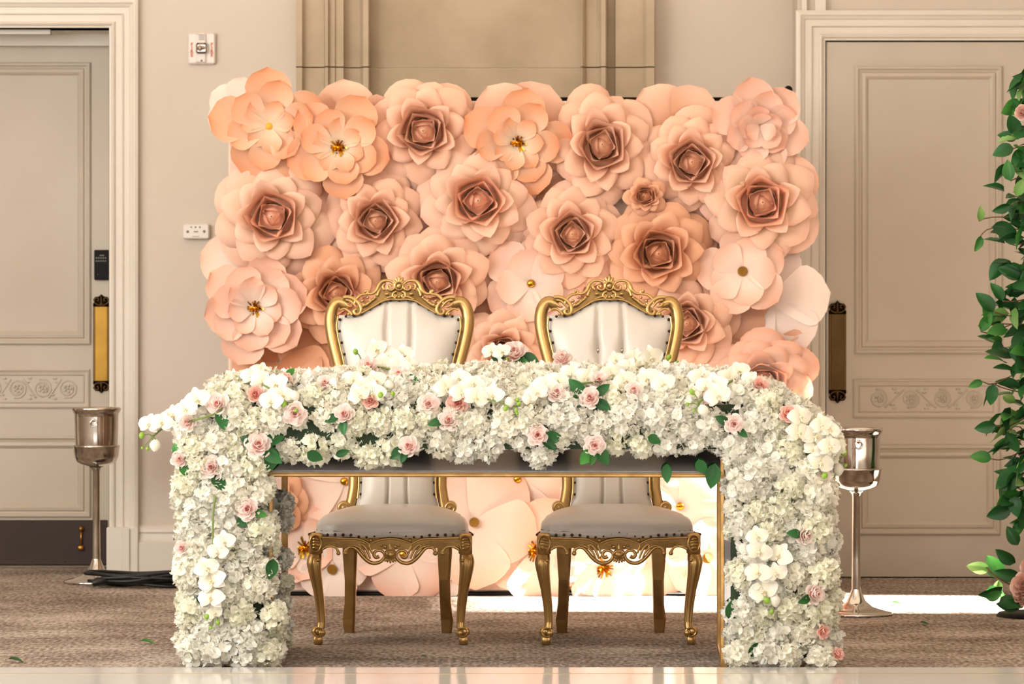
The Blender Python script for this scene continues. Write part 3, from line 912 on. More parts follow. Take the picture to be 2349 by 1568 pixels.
    sr.box(-.2, .2, .40, .425, .305, .354)
    sr.build('seat_rail', M_goldleg, t, smooth=False)
    # legs
    for s_ in (-1, 1):
        lg = MB()
        # carved corner block
        x0, x1 = 156 / 707, 187 / 707
        z1, z0 = fx(0, 1222)[1], fx(0, 1272)[1]
        cxb, czb = (x0 + x1) / 2, (z0 + z1) / 2
        lg.bbox(min(s_*x0, s_*x1), max(s_*x0, s_*x1), -.030, .018, z0, z1, .007)
        lg.tube([(s_ * cxb + cos(a) * .019, -.032, czb + .003 + sin(a) * .027) for a in [k * pi / 8 for k in range(16)]], .0032, 6, closed=True)
        for k in range(4):
            zz = czb + .016 - k * .0095
            lg.tube([(s_ * (cxb - .011), -.030, zz - .003), (s_ * cxb, -.036, zz + .003), (s_ * (cxb + .011), -.030, zz + .001)], [.0025, .0042, .0022], 6, smooth=3)
        # cabriole shaft
        path = [(172, 1268, 14, -.004), (174, 1280, 17, -.010), (175, 1292, 17.3, -.014), (172, 1318, 14.6, -.012), (167, 1350, 12, -.004), (162, 1392, 10.6, .004), (160, 1425, 9.6, .004), (161, 1440, 9.6, .0)]
        pts = []; rs = []
        for o_, py, r, y in path:
            x, z = fx(o_, py); pts.append((s_ * x, y, z)); rs.append(r / 707)
        lg.tube(pts, rs, 12, smooth=5)
        for dx in (-.55, 0, .55):       # flutes
            q = []; r2 = []
            for (o_, py, r, y) in path[1:-1]:
                x, z = fx(o_ + dx * r, py); q.append((s_ * x, y - sqrt(1 - dx * dx) * r / 707 * .98, z)); r2.append(.0023)
            lg.tube(q, r2, 6, smooth=4)
        lg.ball((s_ * fx(165, 0)[0], -.033, fx(0, 1283)[1]), .006, 8, 6)
        # scrolled foot and block
        lg.ball((s_ * 171 / 707, -.004, fx(0, 1447)[1]), .0165, 14, 9, (1, .9, .95))
        lg.ball((s_ * 158 / 707, -.010, fx(0, 1450)[1]), .013, 14, 9)
        lg.tube([(s_ * (165 / 707 + .016 * cos(a)), -.018, fx(0, 1448)[1] + .014 * sin(a)) for a in [k * pi / 8 for k in range(16)]], .0025, 6, closed=True)
        xa, xb = s_ * 156.5 / 707, s_ * 177 / 707
        lg.bbox(min(xa, xb), max(xa, xb), -.014, .014, .0, .030, .004)
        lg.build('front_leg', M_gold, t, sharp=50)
        rl = MB()
        pth = [(.158, .40, .345, .026), (.159, .405, .27, .024), (.158, .415, .18, .0185), (.160, .43, .10, .018), (.165, .445, .045, .0205), (.164, .45, .0, .0165)]
        q = [(s_ * a, b_, c) for a, b_, c, r in pth]
        v = []; f = []
        for (x, y, z), r in zip(q, [k[3] for k in pth]):
            v += [(x - r, y - .02, z), (x + r * .6, y - .022, z), (x + r, y - .012, z), (x + r, y + .02, z), (x - r, y + .02, z), (x - r * 1.0, y - .01, z)]
        n = 6
        for i in range(len(q) - 1):
            f += [(i*n+k, i*n+(k+1) % n, (i+1)*n+(k+1) % n, (i+1)*n+k) for k in range(n)]
        f += [tuple(range(n)), tuple((len(q)-1)*n + k for k in range(n))]
        rl.add(v, f).build('rear_leg', M_goldleg, t, smooth=False)
    # back frame
    bfm = MB()
    out = [(700, 118, 14.5), (693, 136, 14.5), (697, 147, 14.5), (712, 155, 14.3), (735, 158, 14.2), (762, 155.5, 13.8), (795, 148.5, 13.6), (828, 140, 13.5), (900, 122, 13), (1000, 105, 12.7), (1097, 99.5, 12.5), (1130, 102, 12.5), (1160, 108, 12.5), (1195, 112, 12)]
    for s_ in (-1, 1):
        q = []; rs = []
        for py, o_, r in out:
            x, z = bk(o_, py); q.append((s_ * x, yb(z), z)); rs.append(r / 678)
        bfm.tube(q, rs, 14, smooth=5, flat=1.15)
        # inner bead beside the upholstery
        q = [(s_ * (interp(HW, z) + .0015), yb(z) - .024, z) for z in [1.062 - k * .032 for k in range(20)]]
        bfm.tube(q, .0034, 6)
        # arm scrolls at the bottom
        x, z = bk(121, 1158)
        bfm.tube([(s_ * x, yb(z) - .045, z), (s_ * x, yb(z) + .01, z)], .0215, 16)
        bfm.tube([(s_ * x + cos(a) * .015, yb(z) - .046, z + sin(a) * .015) for a in [k * pi / 8 for k in range(16)]], .004, 6, closed=True)
        bfm.ball((s_ * x, yb(z) - .046, z), .007, 10, 6, (1, .5, 1))
    bfm.tube([(-.16, yb(.4), .395), (.16, yb(.4), .395)], .02, 10)
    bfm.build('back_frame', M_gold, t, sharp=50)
    # crest
    cr = MB()
    up_ = [(0, 662), (24, 662), (40, 667), (52, 676), (62, 683), (75, 692), (88, 700), (98, 706), (114, 714)]
    lo_ = [(114, 722), (98, 722), (84, 718), (75, 713), (56, 703), (37, 692), (18, 688), (0, 689)]
    half = [bk(*q) for q in up_ + lo_]
    poly = [(x, z) for x, z in half] + [(-x, z) for x, z in reversed(half) if x > 1e-6]
    s0 = len(cr.v)
    cr.prism(poly[::-1], -.02, .02)
    for i in range(s0, len(cr.v)):
        x, y, z = cr.v[i]; cr.v[i] = (x, y + yb(z), z)
    cr.build('crest_rail', M_goldrail, t, smooth=False)
    cr = MB()
    T(cr, [(19, 658), (21, 654), (26, 656), (25, 662), (18, 665), (11, 660), (11, 651), (19, 645), (30, 643), (40, 646), (47, 654), (51, 664), (58, 671), (67, 674), (76, 671)], [4, 3, 2.6, 2.6, 2.8, 3, 3.2, 3.4, 3.6, 4, 4.4, 4.6, 4, 3.4, 2.6], True)
    T(cr, [(34, 664), (38, 658), (36, 652), (30, 650)], [3, 3.2, 2.4, 1.5], True)
    T(cr, [(50, 678), (47, 668), (42, 660)], [3, 3.2, 2], True)
    T(cr, [(78, 666), (72, 668), (75, 674), (84, 675), (93, 680), (100, 688), (102, 696)], [3.4, 3, 3, 3.4, 4, 4, 3], True)
    Bl(cr, 77, 668, 4.2, True)
    T(cr, [(128, 682), (114, 682), (101, 688), (91, 698), (87, 709), (91, 719), (99, 720), (103, 713), (98, 709)], [5, 5.4, 5, 4.6, 4.2, 4, 3.8, 3.6, 3.8], True)
    T(cr, [(122, 688), (112, 690), (104, 697), (99, 704)], [3, 3.6, 3.2, 2], True)
    T(cr, [(124, 694), (119, 700), (112, 703), (107, 702)], [2.4, 3.2, 3, 1.6], True)
    T(cr, [(136, 712), (128, 708), (120, 710), (112, 716), (108, 722)], [2, 2.4, 3, 3.4, 3], True)
    Bl(cr, 115, 720, 4.4, True)
    T(cr, [(84, 702), (74, 698), (64, 690), (54, 683)], [2.4, 3, 2.6, 2], True)
    for a, c, r in ((55, 682, 3.6), (66, 689, 3.6), (84, 690, 4), (80, 699, 4), (90, 694, 3.6), (72, 682, 3.4)):
        Bl(cr, a, c, r, True)
    T(cr, [(0, 687), (18, 686), (37, 690), (56, 701), (75, 712), (86, 718)], 1.7, True, y=-.034)
    T(cr, [(8, 684), (16, 680), (24, 682), (34, 686)], [2.2, 2.4, 2.2, 1.4], True)
    T(cr, [(6, 668), (13, 672), (14, 679), (8, 681), (6, 677)], [2.6, 3, 2.6, 2.4, 2.4], True)
    Bl(cr, 0, 681, 3.6, True); Bl(cr, 9, 677, 3.2, True); Bl(cr, 28, 674, 4, True, (1.3, .4, .7))
    x, z = bk(0, 656)
    cr.ball((0, yb(z) - .03, z), 7 / 690, 14, 8, (1, .7, 1))
    cr.tube([(cos(a) * 9.4 / 690, yb(z) - .032, z + sin(a) * 9.4 / 690) for a in [k * pi / 9 for k in range(18)]], 2.2 / 690, 6, closed=True)
    cr.tube([(0, yb(z), z - .02), (0, yb(z), z + .02)], .011, 8)
    for a, L_ in ((0, 23), (.42, 21), (.85, 17), (1.25, 13)):
        T(cr, [(sin(a) * 6, 655 - cos(a) * 6), (sin(a) * L_ * .7, 655 - cos(a) * L_ * .7), (sin(a) * L_, 655 - cos(a) * L_)], [3, 3.7, 2.2], True, both=a > 0, sm=3)
    cr.build('carved_crest', M_gold, t, sharp=55)
    # back cushion with three channels
    z0 = .395
    def cush(u, v):
        a = v * 2 - 1
        zt = interp(ZT, abs(a) * .205) - .001
        z = z0 + u * (zt - z0)
        x = a * interp(HW, z)
        bul = .046 * (1 - abs(a) ** 5) * (1 - abs(2 * u - 1) ** 9)
        for c in (-.2, .2):
            cc = c * (1.0 + .25 * (1 - u))
            bul -= .019 * exp(-((a - cc) / .035) ** 2) * (1 if u < .97 else .4)
            if tufted:
                bul -= .016 * exp(-((a - cc) / .10) ** 2 - ((z - bk(0, 803)[1]) / .03) ** 2)
        bul -= .010 * (abs(a) < .2) * cos(a / .2 * pi / 2) * 0
        return (x, yb(z) - .008 - bul, z)
    MB().grid(cush, 34, 72).build('back_cushion', M_leather, t, label='padded white leatherette back with vertical channels')
    pp = MB()
    for c in (-.2, .2):
        q = []
        for i in range(26):
            u = .02 + i / 25 * .965
            cc = c * (1.0 + .25 * (1 - u))
            p_ = cush(u, (cc + 1) / 2)
            q.append((p_[0], p_[1] - .0015, p_[2]))
        pp.tube(q, .0017, 6)
    pp.build('piping', M_leather, t)
    if tufted:
        bb = MB()
        for c in (-.2, .2):
            z = bk(0, 803)[1]; u = (z - z0) / (interp(ZT, .04) - z0)
            p_ = cush(u, (c * (1 + .25 * (1 - u)) + 1) / 2)
            bb.ball((p_[0], p_[1] - .004, p_[2]), .0095, 12, 7, (1, .55, 1))
        bb.build('crystal_button', mat('crystal', 'b8aa9c', .08, .8), t, label='crystal tufting buttons')
    back = MB().grid(lambda u, v: ((v * 2 - 1) * interp(HW, z0 + u * (interp(ZT, abs(v*2-1) * .205) - z0)), yb(z0 + u * .65) + .012, z0 + u * (interp(ZT, abs(v*2-1) * .205) - z0)), 10, 12)
    back.build('back_cover', M_leather, t)
    nb = MB()
    for s_ in (-1, 1):
        for i in range(16):
            z = 1.052 - i * .039
            nb.ball((s_ * (interp(HW, z) - .006), yb(z) - .016, z), .0052, 8, 5)
        for o_ in (20, 45, 68, 84, 104, 122):
            x, z = o_ / 678, interp(ZT, o_ / 678) - .004
            nb.ball((s_ * x, yb(z) - .022, z), .0048, 8, 5)
    z = ZT[0][1] - .004
    nb.ball((0, yb(z) - .022, z), .0048, 8, 5)
    nb.build('back_nailheads', M_nail, t, kind='stuff')
    return t
throne('carved gold throne chair with plain white back, on the left behind the table', (X(896.5, 12.02), 12.02, 0), radians(-1.3), False)
throne('carved gold throne chair with two crystal buttons in its white back, on the right', (X(1419, 12.02), 12.02, 0), radians(1.8), True)

# ================================================================= MIRRORED TABLE
YT = 11.26
TY = radians(-1.9)
tcx = X(1138, YT)
tb = thing('mirrored_table', 'mirrored sweetheart table with gold edging under the white flower arch', 'table', (tcx, YT, 0), (0, 0, TY))
hin = (1655.5 - 618.5) / 2 / (F / YT)        # half inner width
wleg = .232; dep = .50
hout = hin + wleg
zA = Z(1094, YT); zTop = .76
MB().bbox(-hout - .01, hout + .01, -.012, dep + .012, zTop - .018, zTop, .004).build('tabletop', M_mirror, tb, smooth=False)
MB().box(-hout, hout, .004, .016, zA + .012, zTop - .018).build('apron_panel', M_mirror, tb, smooth=False, label='mirror apron panel')
MB().box(-hout, hout, dep - .016, dep - .004, zA + .012, zTop - .018).build('rear_apron_panel', M_mirror, tb, smooth=False)
MB().box(-hin, hin, .016, dep - .016, zA + .02, zA + .03).build('underside_panel', M_goldflat, tb, smooth=False)
m = MB(); m.bbox(-hin, hin, -.002, .006, zA + .012, zA + .0185, .001); m.build('bevel_strip', M_silver, tb, smooth=False)
m = MB()
for y in (.0, dep - .016):
    m.bbox(-hin - .004, hin + .004, y - .003, y + .016, zA, zA + .0115, .003)
m.build('gold_moulding', M_goldflat, tb, smooth=False, label='gold moulding')
for s_ in (-1, 1):
    a, c = sorted((s_ * hin, s_ * hout))
    lg = MB().box(a + .004, c - .004, .006, dep - .006, .02, zTop - .018).build('mirror_leg', M_mirror, tb, smooth=False)
    e = MB()
    for xx in (a, c):
        for yy in (0, dep):
            e.bbox(xx - .006, xx + .006, yy - .006 + (.004 if yy == 0 else -.004), yy + .006 + (.004 if yy == 0 else -.004), 0, zTop - .02, .002)
    for yy in (0, dep):
        e.bbox(a, c, yy - .004, yy + .006, 0, .03, .002)
    e.bbox(a - .004, a + .006, 0, dep, 0, .03, .002); e.bbox(c - .006, c + .004, 0, dep, 0, .03, .002)
    e.build('gold_edge', M_goldflat, lg, smooth=False, label='gold edging')

# ================================================================= TABLE FLOWERS
def ysurf(px): return -(px - 1138) * math.tan(radians(1.9)) / (F / YT)
# green net that carries the arch of flowers
fm = MB()
x0, x1 = X(438, YT), X(1862, YT)
xi0, xi1 = X(600, YT), X(1675, YT)
def yy(x): return -(x - tcx) * math.tan(radians(1.9))
def slab(mb, xa, xb, y0, y1, z0, z1):
    v = [(x, y + yy(x), z) for x in (xa, xb) for y in (y0, y1) for z in (z0, z1)]
    mb.add(v, [(0, 1, 3, 2), (4, 6, 7, 5), (0, 4, 5, 1), (2, 3, 7, 6), (0, 2, 6, 4), (1, 5, 7, 3)])
slab(fm, x0 + .02, xi0, YT - .03, YT - .012, .03, .80)
slab(fm, xi1, x1 - .02, YT - .03, YT - .012, .03, .80)
slab(fm, xi0, xi1, YT - .03, YT - .012, .665, .80)
slab(fm, x0 + .12, x1 - .12, YT - .01, YT + .40, zTop + .001, .815)
fm.build('flower_backing', M_foam, smooth=False, label='dark green backing under the white flower arch on the table', cat='flower backing')

def floret(mb, c, nrm, size, spin, rr):
    q = nrm.to_track_quat('Z', 'Y')
    for k in range(rr.choice((4, 4, 5))):
        a = spin + k * pi / 2 + rr.uniform(-.15, .15)
        wd = size * rr.uniform(.66, .9); L_ = size * rr.uniform(.85, 1.15)
        lift = rr.uniform(.1, .65) * size; curl = rr.uniform(-.5, .45) * size; tw = rr.uniform(-.45, .45) * size; rf_ = rr.uniform(.05, .3) * size
        ca, sa = cos(a), sin(a)
        v = []; uv = []
        for i, (u, ws) in enumerate(((.05, .25), (.5, .95), (.85, .8), (1.02, .32))):
            for j in (-1, 0, 1):
                x = L_ * u * (1 if j == 0 else .96); y = j * wd * ws
                z = lift * u + (curl * u * u) + (abs(j) * .16 * size * ws) + tw * j * u + rf_ * (1 if (i + j) % 2 else -1) * (u > .3)
                p_ = Vector((x * ca - y * sa, x * sa + y * ca, z))
                v.append(c + q @ p_); uv.append((.5, u))
        mb.add(v, [(i*3+j, i*3+j+1, i*3+j+4, i*3+j+3) for i in range(3) for j in range(2)], uv)
def head_mesh(seed, m, n=64):
    rr = random.Random(seed)
    b = MB()
    for i in range(n):
        z = 1 - (i + .5) / n * 1.55
        a = i * 2.39996 + rr.uniform(-.25, .25)
        r = sqrt(max(0, 1 - z * z))
        d = Vector((r * cos(a), r * sin(a), z))
        nd = (d + Vector((rr.uniform(-.38, .38), rr.uniform(-.38, .38), rr.uniform(-.2, .4)))).normalized()
        floret(b, d * .044 * rr.uniform(.76, 1.06), nd, rr.uniform(.0115, .0165), rr.uniform(0, 6.28), rr)
    b.ball((0, 0, -.004), .031, 8, 6)
    return b.mesh('hydrangea_head', m)
HEADS = [head_mesh(s_, m_) for s_, m_ in ((1, S_white), (2, S_cream), (3, S_cool), (4, S_white), (5, S_cream), (6, S_cool), (7, S_white))]

PINK = [  # px, py, r, coral?, label
 (503, 930, 30, 0, 'pink silk rose at the left shoulder of the flower arch, just below its curve'),
 (433, 972, 22, 0, 'pink silk rose under the orchid stem at the far left corner of the arch'),
 (676, 948, 30, 0, 'pink silk rose below the leftmost orchid cluster, green bud hanging over it'),
 (792, 952, 26, 0, 'pink silk rose over a dark gap, in front of the left chair\'s left side'),
 (851, 920, 22, 1, 'coral silk rose below the orchids in front of the left chair'),
 (656, 873, 17, 1, 'small coral silk rose near the top of the arch, left of the left chair'),
 (584, 906, 22, 1, 'coral silk rose under the leftmost orchid cluster'),
 (744, 882, 20, 0, 'small faded pink silk rose on top of the arch left of the left chair'),
 (918, 866, 26, 0, 'pink silk rose with dark green leaves before the centre of the left chair'),
 (845, 846, 26, 0, 'pale pink silk rose directly below the highest orchid at the left chair'),
 (982, 927, 27, 0, 'pink silk rose in front of the left chair\'s right side'),
 (1050, 924, 27, 1, 'coral pink silk rose under the orchid cluster at the arch centre'),
 (1027, 967, 26, 0, 'pink silk rose lower left of the orchid cluster at the centre'),
 (940, 1025, 26, 0, 'pink silk rose hanging at the lower edge above the mirror apron, left half'),
 (591, 1025, 33, 0, 'large pink silk rose at the inner corner above the left leg'),
 (413, 1056, 22, 0, 'pink silk rose on the outer edge of the left leg near the top'),
 (487, 1073, 30, 0, 'pink silk rose in the middle of the left leg near the top'),
 (569, 1166, 30, 0, 'pink silk rose on the inner edge of the left leg, with a green leaf'),
 (418, 1258, 18, 0, 'small faded pink silk rose on the outer edge of the left leg halfway down'),
 (1232, 998, 28, 0, 'pink silk rose just left of the right chair, low on the arch'),
 (1355, 915, 28, 0, 'pink silk rose framed by four dark leaves in front of the right chair'),
 (1362, 1020, 27, 0, 'pink silk rose at the lower edge above the mirror apron, right half'),
 (1273, 905, 25, 0, 'pink silk rose left of the leaf framed rose'),
 (1180, 818, 33, 0, 'pink silk rose bud lying on top of the arch between the chairs'),
 (1290, 828, 24, 0, 'pale pink silk rose on top of the arch at the right chair\'s left frame'),
 (1372, 876, 24, 0, 'pale pink silk rose under the long orchid spray before the right chair'),
 (1452, 897, 22, 0, 'faded pink silk rose right of the leaf framed rose'),
 (1683, 972, 25, 0, 'pink silk rose at the inner corner above the right leg'),
 (1804, 953, 22, 1, 'coral pink silk rose beside the right corner orchids'),
 (1742, 887, 22, 1, 'coral silk rose near the top of the right shoulder of the arch'),
 (1632, 914, 20, 1, 'coral silk rose half under the orchid cluster right of the right chair'),
 (1565, 850, 19, 0, 'faded pink silk rose on top of the arch right of the right chair frame'),
 (1842, 1228, 27, 0, 'pink silk rose on the right leg near its outer edge, upper half'),
 (1860, 1361, 28, 0, 'pink silk rose on the right leg near its outer edge, lower half'),
 (1882, 1448, 18, 1, 'small coral silk rose low on the outer edge of the right leg'),
 (1916, 1502, 16, 1, 'small coral silk rose at the floor by the outer edge of the right leg'),
 (1880, 1096, 20, 0, 'pale pink silk rose below the right corner orchids'),
]
YTOPL = [(380, 1010), (400, 985), (440, 925), (480, 885), (520, 862), (560, 852), (700, 846), (800, 842), (900, 838), (1100, 832), (1300, 836), (1500, 836), (1620, 838), (1700, 853), (1760, 872), (1810, 903), (1850, 935), (1880, 965), (1915, 1010)]
PROF = [(.0, .686), (-.028, .72), (-.034, .765), (.0, .822), (.10, .862), (.25, .885), (.42, .885)]
def prof_at(t):    # arc-length-ish
    segs = []
    for a, b in zip(PROF, PROF[1:]):
        segs.append(math.hypot(b[0]-a[0], b[1]-a[1]))
    L_ = t
    for (a, b), s_ in zip(zip(PROF, PROF[1:]), segs):
        if L_ <= s_:
            k = L_ / s_
            return a[0] + (b[0]-a[0]) * k, a[1] + (b[1]-a[1]) * k, atan2(-(b[0]-a[0]) * -1, (b[1]-a[1]))
        L_ -= s_
    return PROF[-1][0], PROF[-1][1], pi / 2
def surface(px, py):
    """world point of the flower surface seen at that pixel"""
    best = None
    if py > 1000:
        Y = YT - .055 + ysurf(px)
        return P(px, py, Y)
    for i in range(60):
        dy, z, an = prof_at(i * .0105)
        Y = YT + dy + ysurf(px) - .03 * cos(an)
        r = 700 + (H - z - .03 * sin(an)) * F / Y
        if best is None or abs(r - py) < best[0]:
            best = (abs(r - py), Y)
    return P(px, py, best[1])

rr = random.Random(5)
placed = []
def add_head(pos, nrm, sc_, label, group):
    q = nrm.to_track_quat('Z', 'Y').to_euler()
    k = rr.randrange(len(HEADS))
    # keep clear of pink roses
    px = 1174.5 + pos.x * F / pos.y; py = 700 + (H - pos.z) * F / pos.y
    for (a, b, r, c, l) in PINK:
        if math.hypot(px - a, py - b) < r * .9:
            pos = pos + Vector((0, .03, -.004)); sc_ *= .85
    if k in (1, 4): label = label.replace('white hydrangea', 'creamy hydrangea')
    q2 = Euler(q); q2.rotate_axis('Z', rr.uniform(0, 6.28))
    put('hydrangea_head', HEADS[k], None, pos, q2, sc_, label, 'flower', group)
    placed.append((px, py))
# top band
sx = .076
rows = [.012 + i * .066 for i in range(9)]
for ri, t in enumerate(rows):
    dy, z, an = prof_at(t)
    nx_ = int((x1 - x0) / sx)
    for i in range(nx_ + 2):
        x = x0 - .0 + (i + (.5 if ri % 2 else 0)) * sx + rr.uniform(-.016, .016)
        tt = t + rr.uniform(-.014, .014)
        dy, z, an = prof_at(max(0, tt))
        Y = YT + dy + yy(x)
        px = 1174.5 + x * F / Y
        if px < 408 or px > 1905: continue
        lim = interp(YTOPL, px)
        zmax = H - (lim + 34 - 700) * Y / F
        if z > zmax: 
            if z - zmax > .10 and ri > 5: continue
            z = zmax - rr.uniform(0, .01)
        if ri == 0: z += rr.choice((-.034, -.02, -.006, .004, .012))
        n_ = Vector((0, -cos(an), sin(an)))
        if px < 460: n_.x -= .8
        if px > 1860: n_.x += .8
        n_ = (n_ + Vector((rr.uniform(-.25, .25), 0, rr.uniform(-.2, .2)))).normalized()
        zone = ('left of the left chair', 'in front of the left chair', 'between the two chairs', 'in front of the right chair', 'right of the right chair')[sum(px > q_ for q_ in (735, 1085, 1225, 1570))]
        g = 'hydrangea heads of the flower arch'
        hl = 'hanging over the mirror apron' if ri == 0 else ('on the tabletop front' if ri < 3 else ('on the upper front edge' if ri < 5 else 'on top of the table'))
        if px < 640: lab = 'white hydrangea head at the left shoulder of the arch, %s, %s half' % (('low front', 'low front', 'mid front', 'high front', 'top edge')[min(ri, 4)], 'outer' if px < 520 else 'inner')
        elif px > 1680: lab = 'white hydrangea head at the right shoulder of the arch, %s, %s half' % (('low front', 'low front', 'mid front', 'high front', 'top edge')[min(ri, 4)], 'outer' if px > 1800 else 'inner')
        else: lab = 'white hydrangea head %s, %s' % (hl, zone)
        add_head(Vector((x, Y, z)), n_, rr.uniform(.86, 1.12), lab, g)
# legs
for side in (0, 1):
    sd = ('left', 'right')[side]
    g = 'hydrangea heads of the flower arch'
    xa, xb = ((X(440, YT), X(596, YT)), (X(1694, YT), X(1872, YT)))[side]
    nr = 11
    for j in range(nr):
        z = .044 + j * .063
        part_ = ('bottom', 'bottom', 'lower part', 'lower part', 'middle', 'middle', 'upper part', 'upper part', 'top', 'top', 'under the band')[j]
        lab0 = 'white hydrangea head on the front of the %s leg, %s' % (sd, part_)
        odd = j % 2
        cols = 4 if not odd else 3
        for i in range(cols):
            f_ = (i + (.5 if odd else 0)) / 3 + rr.uniform(-.07, .07)
            ext = 1 + (.12 if (j < 4 and side == 0) else 0)
            x = xa + (xb - xa) * f_ * ext
            Y = YT - .035 + yy(x) + rr.uniform(-.014, .014)
            n_ = Vector((-.8 + 1.6 * f_ + rr.uniform(-.2, .2), -1, rr.uniform(-.3, .3))).normalized()
            add_head(Vector((x, Y, max(.04, z + rr.uniform(-.014, .014)))), n_, rr.uniform(.86, 1.12), lab0 + (', left side' if f_ < .3 else (', right side' if f_ > .7 else ', middle column')), g)
        for dyy in (.05, .14):
            x = ((xa - .014) if side == 0 else (xb + .022)) + rr.uniform(-.008, .008)
            add_head(Vector((x, YT + dyy + yy(x), max(.045, z + .03 + rr.uniform(-.015, .015)))), Vector((-1 if side == 0 else 1, -.25, .1)).normalized(), rr.uniform(.85, 1.05), 'white hydrangea head on the outer side of the %s leg, %s' % (sd, part_), g)
        if side == 0:
            x = X(604, YT)
            lab = 'small white hydrangea head on the inner side of the left leg, ' + part_
            if j < 7:
                add_head(Vector((x + (.03 if j < 3 else .012), YT + .0 + yy(x) + rr.uniform(-.01, .03), max(.04, z + rr.uniform(-.01, .02)))), Vector((1, -.8, .1)).normalized(), rr.uniform(.62, .78), lab, g)
            if j not in (5, 8, 9):
                add_head(Vector((X(626, YT) + .004, YT + .36 + yy(x), max(.04, z + rr.uniform(-.01, .02)))), Vector((1, -.2, .1)).normalized(), rr.uniform(.62, .75), 'small white hydrangea head deep on the inner side of the left leg, ' + part_, g)
        elif j in (0, 1, 2, 4, 6, 7, 8, 9):
            x = X(1682, YT)
            add_head(Vector((x, YT - .01 + yy(x), max(.04, z))), Vector((-.6, -1, 0)).normalized(), rr.uniform(.55, .68), 'small white hydrangea head at the inner edge of the right leg, ' + part_, g)

# leaf meshes
def leaf_mesh(name, m, L_=1.0, W_=.32, fold=.12, droop=.15, nu=7):
    def fn(u, b_):
        v = b_ * 2 - 1
        w_ = W_ * sin(pi * u ** .8) ** .8 if 0 < u < 1 else 0
        return (L_ * u, v * w_, fold * abs(v) * w_ / W_ - droop * u * u + .012 * sin(u * 14) * abs(v))
    return MB().grid(fn, nu, 4).mesh(name, m)
LEAF = {k: [leaf_mesh('leaf', m, W_=w_, fold=f, droop=d) for w_, f, d in ((.30, .12, .15), (.36, .08, .3), (.27, .16, .05))] for k, m in (('d', G_leaf), ('m', G_leaf2), ('l', G_leaf3))}

# pink roses
def silk_rose_meshes(m, mb_=None):
    rings = [(5, .10, 1.0, -.25, .30, .82, .16, .3, .65, 1.1, .12), (5, .10, .84, -.1, .58, .86, .08, .3, .6, 1.2, .06), (4, .10, .62, .0, .74, 1.0, .03, .3, .6, 1.25, .02), (3, .10, .42, .1, .82, 1.25, .0, .3, .6, 1.2, .0), (3, .08, .25, .2, .84, 1.2, .0, .2, .7, 1.1, 0)]
    out = []
    for (n, rb, rt, hb, ht, Ph, cu, pt, p, q, ec) in rings:
        out.append((n, rose_petal(rb, rt, hb, ht, Ph, cu, pt, p, q, ec, tw=.05, nu=6, nv=5, bw=.8).mesh('petal', m)))
    b = MB()
    def fn(u, v):
        a = v * 4 * pi; r = .13 - .10 * v
        return (r * cos(a), r * sin(a), .25 + .5 * u)
    b.grid(fn, 2, 22)
    return out, b.mesh('bud', mb_ or m)
S_heart = petal_mat('silk_rose_heart', 'ea8f80', 'f4b3a6', trans=0.3)
SR = (silk_rose_meshes(S_pink, S_heart), silk_rose_meshes(S_coral, S_heart))
rr2 = random.Random(21)
LEAFY = {(591, 1025): [(-40, 1.6, 'd'), (150, .9, 'd'), (20, 1.5, 'd')], (1355, 915): [(-30, 1.5, 'd'), (35, 1.5, 'd'), (140, 1.9, 'd'), (195, 1.5, 'd')], (569, 1166): [(-20, 1.2, 'm')], (918, 866): [(-50, 1.7, 'd'), (-20, 1.6, 'm')],
         (940, 1025): [(215, 1.5, 'd'), (250, 1.2, 'd')], (1232, 998): [(-10, 1.6, 'd'), (-40, 1.5, 'd')], (1362, 1020): [(-50, 1.6, 'd'), (235, 1.5, 'm'), (-100, 1.3, 'm')], (1180, 818): [(-25, 1.5, 'd'), (-60, 1.4, 'm'), (200, 1.4, 'd')],
         (1683, 972): [(160, 1.4, 'd'), (-45, 1.3, 'd')], (487, 1073): [(-60, 1.5, 'd')], (413, 1056): [(-60, 1.6, 'm'), (110, 1.4, 'm')], (792, 952): [(-90, 1.4, 'd'), (200, 1.4, 'd')], (1027, 967): [(190, 1.4, 'd')],
         (503, 930): [(-70, 1.5, 'd')], (1842, 1228): [(10, 1.5, 'd'), (170, 1.4, 'd')], (1860, 1361): [(200, 1.4, 'd')], (1272, 905): [(190, 1.2, 'd')], (656, 873): [(60, 1.5, 'm')]}
for (px, py, r, co, lab) in PINK:
    pos = surface(px, py)
    rad = r * pos.y / F * 1.02
    up = max(0, (930 - py) / 130.0) * .45
    d = Vector((rr2.uniform(-.25, .25), -1 - 0.0, .15 + up + rr2.uniform(-.2, .25))).normalized()
    if px > 1830: d = (d + Vector((.5, 0, 0))).normalized()
    q = d.to_track_quat('Z', 'Y').to_euler()
    t = thing('silk_rose', lab, 'flower', pos + d * .012, q, 'pink silk roses in the arch', rad)
    rings, bud = SR[co]
    off = rr2.uniform(0, 6)
    for k, (n, me) in enumerate(rings):
        off += .7
        for i in range(n):
            put('petal', me, t, rot=(rr2.uniform(-.06, .06), rr2.uniform(-.06, .06), off + 2 * pi * i / n + rr2.uniform(-.08, .08)))
    put('bud', bud, t)
    for (an, L_, kk) in LEAFY.get((px, py), []):
        put('leaf', rr2.choice(LEAF[kk]), t, loc=(cos(radians(an)) * .45, sin(radians(an)) * .45, .05), rot=(rr2.uniform(-.4, .4), -.12, radians(an)), scale=L_, label='green leaf')

